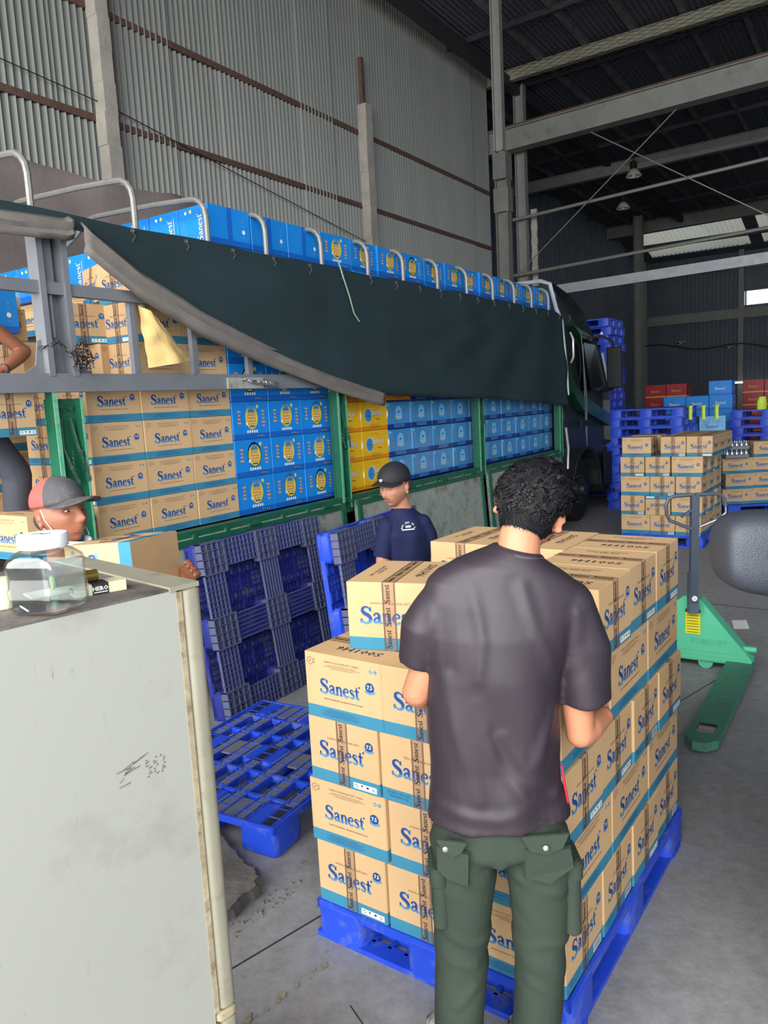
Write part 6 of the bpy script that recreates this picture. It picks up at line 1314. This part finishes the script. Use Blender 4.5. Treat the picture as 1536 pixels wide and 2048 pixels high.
# hair: dark cap plus many short curved tufts
def hairdo(p, c, H, k=1.0, zlow_=-.045, tuft=2600, ln=.026, thick=1.10):
    c = Vector(c); mb = MB(); a, b = 56, 40; vs = []; fs = []; rr_ = random.Random(4)
    def surf(d, off=0.):
        x, y, z = d.x * .076, d.y * .096, d.z * .117; t = max(0, -z / .117)
        x *= 1 - .30 * t ** 1.6
        if y <= 0: y *= (1 - .30 * t) * 1.04
        v_ = Vector((x, y, z)); return v_ * (1 + off)
    def fz(d):
        z = d.z * .117; b_ = max(0, min(1, (-.25 - d.y) / .3)); return max(0, min(1, (z + .01) / .055)) * (1 - b_) + max(0, min(1, (z + .055) / .07)) * b_
    def inside(d):        # is hair here?
        z = d.z * .117; y = d.y
        lim = -.080 + .0 if y < -.3 else (-.01 if y < .15 else .045 + .02 * y)
        if -.3 <= y < .15: lim = -.080 + (.06) * (y + .3) / .45
        return z > lim
    for i in range(b + 1):
        ph = math.pi * i / b
        for j in range(a):
            th = 2 * math.pi * j / a; d = Vector((math.sin(ph) * math.cos(th), math.sin(ph) * math.sin(th), math.cos(ph)))
            z = d.z * .117; f = fz(d); vs.append(c + H @ (surf(d, .012 + f * .15) * k))
    for i in range(b):
        for j in range(a):
            ph = math.pi * (i + .5) / b; th = 2 * math.pi * (j + .5) / a; d = Vector((math.sin(ph) * math.cos(th), math.sin(ph) * math.sin(th), math.cos(ph)))
            if inside(d): fs.append((i * a + j, (i + 1) * a + j, (i + 1) * a + (j + 1) % a, i * a + (j + 1) % a))
    mb.add(vs, fs); hr = mb.build('hair', [HAIR], p, True)
    mb = MB()
    for q in range(tuft):
        zz = rr_.uniform(-.66, 1); th = rr_.random() * 6.283; rxy = math.sqrt(1 - zz * zz); d = Vector((rxy * math.cos(th), rxy * math.sin(th), zz))
        if not inside(d): continue
        f = max(.06, fz(d)); base = surf(d, .01 + .14 * f); n_ = d.normalized()
        cl = noise.noise_vector((d.x * 3.2, d.y * 3.2, d.z * 3.2)); tg = (n_.cross(Vector((cl.x, cl.y, cl.z + .25)))).normalized(); l = ln * (.6 + .6 * rr_.random()) * f; wv = n_.cross(tg) * (.0026 + .002 * rr_.random()) * (.4 + .6 * f)
        down = Vector((0, -.1, -1)); pts = []
        for s_, (aa, bb) in enumerate(((0, 0), (.35, .45), (.42, 1.0), (.22, 1.45))): pts.append(base + n_ * l * aa * 1.15 + (tg * .8 + down * .35) * l * bb)
        ws = (1, 1, .75, .1); vv = []
        for pnt, w_ in zip(pts, ws): vv += [c + H @ ((pnt - wv * w_) * k), c + H @ ((pnt + wv * w_) * k)]
        mb.add(vv, [(0, 1, 3, 2), (2, 3, 5, 4), (4, 5, 7, 6)])
    mb.build('hair_tufts', [HAIR], hr, kind='stuff')
    mb = MB()                                   # short shaved fade at the nape and sides
    for q in range(5200):
        zz = rr_.uniform(-.86, .1); th = rr_.random() * 6.283; rxy = math.sqrt(1 - zz * zz); d = Vector((rxy * math.cos(th), rxy * math.sin(th), zz)); y = d.y
        if y > .25 or abs(d.x) * .3 > 1: continue
        if d.z * .117 < -.088 + (.045 if y > -.3 else 0) + rr_.random() * .022: continue
        base = surf(d, .004); n_ = d.normalized(); tp_ = base + n_ * .0025 + Vector((0, 0, -.008)); wv = n_.cross(Vector((0, 0, 1))).normalized() * .0006
        mb.add([c + H @ ((base - wv) * k), c + H @ ((base + wv) * k), c + H @ (tp_ * k)], [(0, 1, 2)])
    mb.build('shaved_hair', [HAIR], hr, kind='stuff')
hairdo(m1, J1['head'], H1, 1.08, tuft=5600, ln=.026)
mb = MB()
for s in (-1, 1):
    mb.tube([Vector(J1['head']) + H1 @ Vector(p) for p in ((s * .079, -.012, .022), (s * .088, -.022, .0), (s * .084, -.016, -.022), (s * .074, .01, -.04), (s * .06, .06, -.05))], .0017, 5)
mb.build('mask_loop', [BLACKR], m1)
# ---------------- man in the navy shirt behind the stack
YN = 4.25
H2 = basis((-.60, -.78, -.16), (.05, 0, 1))
J2 = dict(H=H2, head=(.066, YN, 1.512), neck=(.105, YN + .05, 1.375), shL=(.215, YN + .03, 1.30), shR=(.0, YN - .02, 1.29), elL=(.248, YN + .06, 1.06), elR=(-.03, YN - .05, 1.02), wrL=(.215, YN - .08, .86), wrR=(-.05, YN - .18, .85),
  hipL=(.19, YN + .08, .78), hipR=(.04, YN + .03, .78), knL=(.2, YN + .06, .44), knR=(.02, YN, .44), anL=(.2, YN + .1, .09), anR=(.02, YN + .06, .09), toeL=(.14, YN - .04, .03), toeR=(-.05, YN - .08, .03), hands={'L': ((0, -.3, -1), (-1, 0, 0), -1), 'R': ((-.1, -.3, -1), (1, 0, 0), 1)})
m2 = person('man in navy T-shirt and black cap standing beside the truck', J2, SK3, None, .0045, .96)
face_parts(m2, J2['head'], H2, .96, moust=True)
NV = mat('navy_jersey', (28, 34, 68), .75, var=.06, scale=5, bump=.08, bscale=250, spec=.2)
sx = (.93, .24, 0); sy = (-.24, .93, 0); mb = MB()
mb.loft([((.115, YN + .06, .74), sx, sy, .145, .105), ((.12, YN + .05, .95), sx, sy, .138, .105), ((.118, YN + .04, 1.12), sx, sy, .142, .112), ((.115, YN + .03, 1.24), sx, sy, .148, .108), ((.112, YN + .03, 1.32), sx, sy, .13, .085), ((.108, YN + .04, 1.362), sx, sy, .085, .068), ((.105, YN + .045, 1.385), sx, sy, .062, .058)], 32)
sleeve(mb, (.205, YN + .03, 1.29), (.235, YN + .045, 1.22), (.25, YN + .06, 1.115), .058, .058, .054); sleeve(mb, (.012, YN - .015, 1.285), (-.014, YN - .03, 1.20), (-.024, YN - .04, 1.12), .056, .056, .052)
me = remeshed(mb, .0065, 4, .5); folds(me, lambda co: .004 * noise.noise((co.x * 8, co.y * 8, co.z * 5)) + .0035 * math.sin(co.x * 50 + co.z * 16 + 3 * noise.noise((co.x * 5, co.z * 5, 0)))); me.materials.append(NV); s2_ = link('t_shirt', me, m2)
mb = MB(); Rf = basis((-.24 * -1 * -1, -.93, .0)); lo_ = Matrix((Vector(sx), Vector((0, 0, 1)), Vector((.24, -.93, 0)))).transposed().to_4x4(); lo_.translation = Vector((.128, YN - .092, 1.285)); mb.M = lo_
for i, ch_ in enumerate('BOC XEP SO 2'):
    if ch_ == ' ': continue
    a = math.pi - (i + .5) * math.pi / 12; mb2M = mb.M; mb.M = lo_ @ Matrix.Translation((.034 * math.cos(a), .030 * math.sin(a), 0)) @ Matrix.Rotation(a - math.pi / 2, 4, 'Z'); text(mb, ch_, 0, 0, .0095, 0, z=.0, bold=.04, sx=.8); mb.M = mb2M
text(mb, '24/24', 0, .006, .013, 0, z=.0, bold=.04, sx=.8); mb.rect(-.038, -.008, .038, -.002, 0, 0.)
mb.build('chest_print', [WHITE], s2_)
def capmesh(p, c, H, k, mcr, mbrim, side=None, logo=True, brim_l=.075, tilt_=.0):
    c = Vector(c) + H.col[2] * .006; mb = MB(); a, b = 48, 14; vs = []; fs = []; ms = []
    for i in range(b + 1):
        ph = (math.pi / 2 + .12) * i / b
        for j in range(a):
            th = 2 * math.pi * j / a; d = Vector((math.sin(ph) * math.cos(th), math.sin(ph) * math.sin(th), math.cos(ph)))
            vs.append(c + H @ (Vector((d.x * .086, d.y * .106 - .004, d.z * .090 + .042)) * k))
    for i in range(b):
        for j in range(a):
            fs.append((i * a + j, (i + 1) * a + j, (i + 1) * a + (j + 1) % a, i * a + (j + 1) % a)); th = 2 * math.pi * (j + .5) / a
            ms.append(1 if side and (math.cos(th) * side[0] > .12 or math.sin(th) < -.35) and math.sin(th) < .32 and not (i < 3 and False) else 0)
    mb.add(vs, fs, ms); cp = mb.build('cap', [mcr, side[1] if side else mcr], p, True); s_ = cp.modifiers.new('s', 'SOLIDIFY'); s_.thickness = .003
    mb = MB(); vs = []; fs = []; n = 22
    for i in range(n + 1):
        th = math.radians(22 + 136 * i / n)
        for j in range(6):
            q = j / 5; x = math.cos(th) * .086; y = math.sin(th) * .106 - .004; ext = brim_l * q * max(0, math.sin((th - math.radians(22)) / math.radians(136) * math.pi)) ** .6
            z = .044 - .022 * (math.cos(th) ** 2) - .10 * ext * (1 + tilt_) - .22 * ext * abs(math.cos(th)); vs.append(c + H @ (Vector((x * (1 + .12 * q), y + ext, z)) * k))
    for i in range(n):
        for j in range(5): fs.append((i * 6 + j, (i + 1) * 6 + j, (i + 1) * 6 + j + 1, i * 6 + j + 1))
    mb.add(vs, fs); br = mb.build('cap_brim', [mbrim], cp, True); s_ = br.modifiers.new('s', 'SOLIDIFY'); s_.thickness = .004
    mb = MB(); mb.ell(c + H @ (Vector((0, -.004, .133)) * k), (.006, .006, .004)); mb.build('cap_button', [mcr], cp, True)
    return cp
CB_ = mat('black_cap_cloth', (26, 26, 30), .75, var=.1, scale=20)
cp2 = capmesh(m2, J2['head'], H2, 1.0, CB_, CB_, tilt_=-.4, brim_l=.062)
mb = MB(); lg = H2.to_4x4(); c_ = Vector(J2['head']) + H2 @ Vector((.012, .094, .062)); Ml = H2 @ Matrix.Rotation(-.55, 3, 'X') @ Matrix(((1, 0, 0), (0, 0, -1), (0, 1, 0))); Ml = Matrix(((-Ml.col[0]), (Ml.col[1]), (-Ml.col[2]))).transposed()
Ml = Matrix((-(H2.col[0]), (H2.col[2] * .9 - H2.col[1] * .42).normalized(), (H2.col[1] * .9 + H2.col[2] * .42).normalized())).transposed().to_4x4(); Ml.translation = c_ + H2.col[1] * .008; mb.M = Ml
mb.poly([(-.012, .004), (-.004, .002), (0, .008), (.004, .002), (.012, .006), (.008, -.006), (0, -.010), (-.007, -.006)]); mb.build('cap_emblem', [WHITE], cp2)
mb = MB(); 
for s in (-1, 1): mb.ell(Vector(J2['head']) + H2 @ Vector((s * .066, -.03, -.0)), (.012, .05, .035), 0, 14, 8, H2)
mb.ell(Vector(J2['head']) + H2 @ Vector((0, -.07, -.02)), (.055, .03, .04), 0, 14, 8, H2); mb.build('hair', [HDK], m2, True)
def simple_trousers(p, J, m, r=(.10, .09, .075, .07)):
    mb = MB(); v = {a: Vector(b) for a, b in J.items() if a not in ('H', 'hands', 'curl')}; mb.ell((v['hipL'] + v['hipR']) / 2, (.165, .125, .13), 0, 24, 14)
    for s in 'LR': mb.cap(v['hip' + s], v['kn' + s], r[0], r[1]); mb.cap(v['kn' + s], v['an' + s] + Vector((0, 0, .02)), r[1], r[3])
    me = remeshed(mb, .009, 3, .5); folds(me, lambda co: .006 * noise.noise((co.x * 9, co.y * 9, co.z * 6))); me.materials.append(m); return link('trousers', me, p)
DT = mat('dark_trousers', (44, 46, 54), .85, var=.1, scale=6, bump=.1)
simple_trousers(m2, J2, DT)
def shoes(p, J, m):
    for s in 'LR':
        a = Vector(J['an' + s]); b = Vector(J['toe' + s]); a = Vector((a.x, a.y, b.z + .005)); d = (b - a).normalized(); sd_ = d.cross(Vector((0, 0, 1))); mb = MB(); mb.loft([(a - d * .05, sd_, (0, 0, 1), .03, .03), (a, sd_, (0, 0, 1), .042, .036), (b, sd_, (0, 0, 1), .05, .034), (b + d * .04, sd_, (0, 0, 1), .036, .024)], 16); mb.build('shoe', [m], p, True)
shoes(m2, J2, BLACKR)
# ---------------- man in the red and grey cap behind the fridge
YR = 2.72
H3 = basis((.88, -.46, .10), (-.03, 0, 1))
J3 = dict(H=H3, head=(-1.150, YR, 1.640), neck=(-1.165, YR + .02, 1.46), shL=(-1.06, YR + .14, 1.40), shR=(-1.30, YR - .10, 1.38), elL=(-.99, YR + .10, 1.13), elR=(-1.24, YR - .22, 1.12), wrL=(-.745, YR + .02, 1.37), wrR=(-1.02, YR - .32, 1.20),
  hipL=(-1.12, YR + .12, .90), hipR=(-1.24, YR + .0, .90), knL=(-1.06, YR + .1, .55), knR=(-1.22, YR - .06, .55), anL=(-1.12, YR + .14, .19), anR=(-1.26, YR, .19), toeL=(-1.0, YR + .04, .135), toeR=(-1.14, YR - .1, .135), hands={'L': ((.55, -.5, .5), (-.3, -1, 0), 1), 'R': ((.8, .1, .1), (0, 0, 1), 1)}, curl=.9)
m3 = person('man in red and grey cap with lowered white mask behind the fridge', J3, SK2, None, .0042)
face_parts(m3, J3['head'], H3)
CG = mat('dusty_charcoal_cap', (74, 74, 76), .85, var=.15, scale=12, dirt=(112, 108, 102), dirt_amt=.35, dscale=20); CRD = mat('faded_red_cap_panel', (206, 84, 76), .85, var=.08, scale=12)
cp3 = capmesh(m3, Vector(J3['head']) + Vector((0, 0, -.002)), H3, 1.0, CG, CG, side=(1, CRD), tilt_=-.6, brim_l=.085)
mb = MB(); mb.ell(Vector(J3['head']) + H3 @ Vector((0, -.05, -.012)), (.07, .046, .05), 0, 18, 12, H3); mb.build('hair', [HDK], m3, True)
mb = MB(); hc = Vector(J3['head'])
def h3(x, y, z): return hc + H3 @ Vector((x, y, z))
vs = []; fs = []
for i in range(13):
    a = math.radians(-78 + 13 * i)
    for j in range(5): q = j / 4; vs.append(h3(.064 * math.sin(a) * (1 - .25 * q), .006 + .106 * math.cos(a) * (1 - .42 * q) - .0, -.100 - .030 * q - .010 * math.cos(a * 2) + .006 * math.sin(q * 9)))
for i in range(12):
    for j in range(4): fs.append((i * 5 + j, (i + 1) * 5 + j, (i + 1) * 5 + j + 1, i * 5 + j + 1))
MK = mat('white_mask_cloth', (206, 214, 220), .8, var=.04); mb.add(vs, fs); mk = mb.build('face_mask', [MK], m3, True); s_ = mk.modifiers.new('s', 'SOLIDIFY'); s_.thickness = .004
mb = MB()
for s in (-1, 1): mb.tube([h3(s * .075, -.005, .028), h3(s * .080, .012, -.01), h3(s * .070, .03, -.05), h3(s * .055, .06, -.09)], .0018, 6); mb.tube([h3(s * .078, -.01, -.03), h3(s * .068, .01, -.07), h3(s * .05, .045, -.11)], .0018, 6)
mb.build('mask_loop', [MK], mk)
TB = mat('black_printed_shirt', (34, 36, 44), .8, var=.1, scale=10, bump=.08); mb = MB(); sx3 = (.72, .69, 0); sy3 = (-.69, .72, 0)
mb.loft([((-1.18, YR + .04, .88), sx3, sy3, .165, .115), ((-1.18, YR + .03, 1.15), sx3, sy3, .165, .12), ((-1.18, YR + .02, 1.32), sx3, sy3, .18, .115), ((-1.175, YR + .02, 1.42), sx3, sy3, .15, .085), ((-1.17, YR + .02, 1.475), sx3, sy3, .072, .066)], 30)
sleeve(mb, (-1.07, YR + .13, 1.39), (-1.03, YR + .13, 1.31), (-1.0, YR + .11, 1.19), .066, .064, .06); sleeve(mb, (-1.29, YR - .09, 1.37), (-1.28, YR - .14, 1.29), (-1.25, YR - .2, 1.18), .066, .064, .06)
me = remeshed(mb, .007, 4, .5); folds(me, lambda co: .005 * noise.noise((co.x * 8, co.y * 8, co.z * 6))); me.materials.append(TB); s3_ = link('t_shirt', me, m3)
mb = MB(); r_ = random.Random(8)
for i in range(9):
    cx_, cz_ = -1.34 + r_.random() * .12, 1.26 + r_.random() * .14; cy_ = YR - .185 + .9 * (cx_ + 1.34) * .1
    for a in range(4): an = a * 1.57 + r_.random(); mb.add([(cx_, cy_, cz_), (cx_ + .012 * math.cos(an), cy_, cz_ + .012 * math.sin(an)), (cx_ + .018 * math.cos(an + .4), cy_, cz_ + .018 * math.sin(an + .4)), (cx_ + .01 * math.cos(an + .8), cy_, cz_ + .01 * math.sin(an + .8))], [(0, 1, 2, 3)])
mb.build('shirt_print', [WHITE], s3_, kind='stuff')
simple_trousers(m3, J3, DT); shoes(m3, J3, BLACKR)
# carton he carries, on its end with the lettering reading upwards
xa = Vector((-.04, .06, 1)); zb = Vector((-.97, .25, -.04)); R3 = frame_rot(xa, zb - xa * zb.dot(xa) / xa.length_squared)
# world centre of the base face
brown(.36, .30, .25, Vector((-.785, 2.60, 1.38)), 0, 'brown carton held on end by the man in the red and grey cap', 'carried carton', 1, rot=R3.to_euler())
# ---------------- worker on the truck bed, mostly outside the frame
def wt(t, n, z): p = tw(t, n, z); return (p.x, p.y, p.z)
H4 = basis(T * -.3 + N * .3, (0, 0, 1))
J4 = dict(H=H4, head=wt(-.62, -.5, 2.83), neck=wt(-.6, -.5, 2.67), shL=wt(-.62, -.72, 2.6), shR=wt(-.42, -.34, 2.6), elL=wt(-.8, -.75, 2.35), elR=wt(-.115, -.34, 2.375), wrL=wt(-.7, -.5, 2.2), wrR=wt(-.33, -.22, 2.26),
  hipL=wt(-.6, -.58, 2.1), hipR=wt(-.45, -.46, 2.1), knL=wt(-.5, -.62, 1.66), knR=wt(-.2, -.42, 1.67), anL=wt(-.45, -.68, 1.29), anR=wt(-.19, -.5, 1.29), toeL=wt(-.35, -.62, 1.235), toeR=wt(-.10, -.42, 1.235), hands={'R': ((-.6, -.8, -.2), (0, 0, 1), 1), 'L': ((.3, -.7, -.3), (0, 0, 1), 1)})
m4 = person('worker on the truck bed at the left edge, bare bent arm and dark trousers showing', J4, SK2, None, .006)
simple_trousers(m4, J4, mat('slate_trousers', (62, 64, 74), .85, var=.1, scale=6, bump=.1), (.095, .085, .075, .072)); shoes(m4, J4, BLACKR)
mb = MB(); mb.loft([(wt(-.53, -.52, 2.1), T, N, .16, .15), (wt(-.53, -.52, 2.4), T, N, .15, .17), (wt(-.54, -.52, 2.6), T, N, .13, .2), (wt(-.58, -.51, 2.69), T, N, .07, .08)], 24); sleeve(mb, wt(-.43, -.35, 2.6), wt(-.38, -.34, 2.56), wt(-.32, -.34, 2.51), .065, .062, .058); me = remeshed(mb, .01, 3, .5); me.materials.append(DT); link('t_shirt', me, m4)
mb = MB(); mb.ell(Vector(J4['head']) + Vector((0, 0, .03)), (.082, .1, .1)); mb.build('hair', [HAIR], m4, True)
mb = MB(); w_ = Vector(J4['wrR']); mb.tube([w_ + Vector((.03 * math.cos(a), .012 * math.sin(a), .03 * math.sin(a))) for a in [q * .45 for q in range(15)]], .007, 6); mb.build('bead_bracelet', [BLACKR], m4)
brown(.4, .3, .27, tw(-.47, -.2, 1.9), TRZ + math.pi / 2 + .1, 'brown carton held by the worker on the truck bed at the left edge', 'carried carton', 0)
bpy.context.view_layer.update()
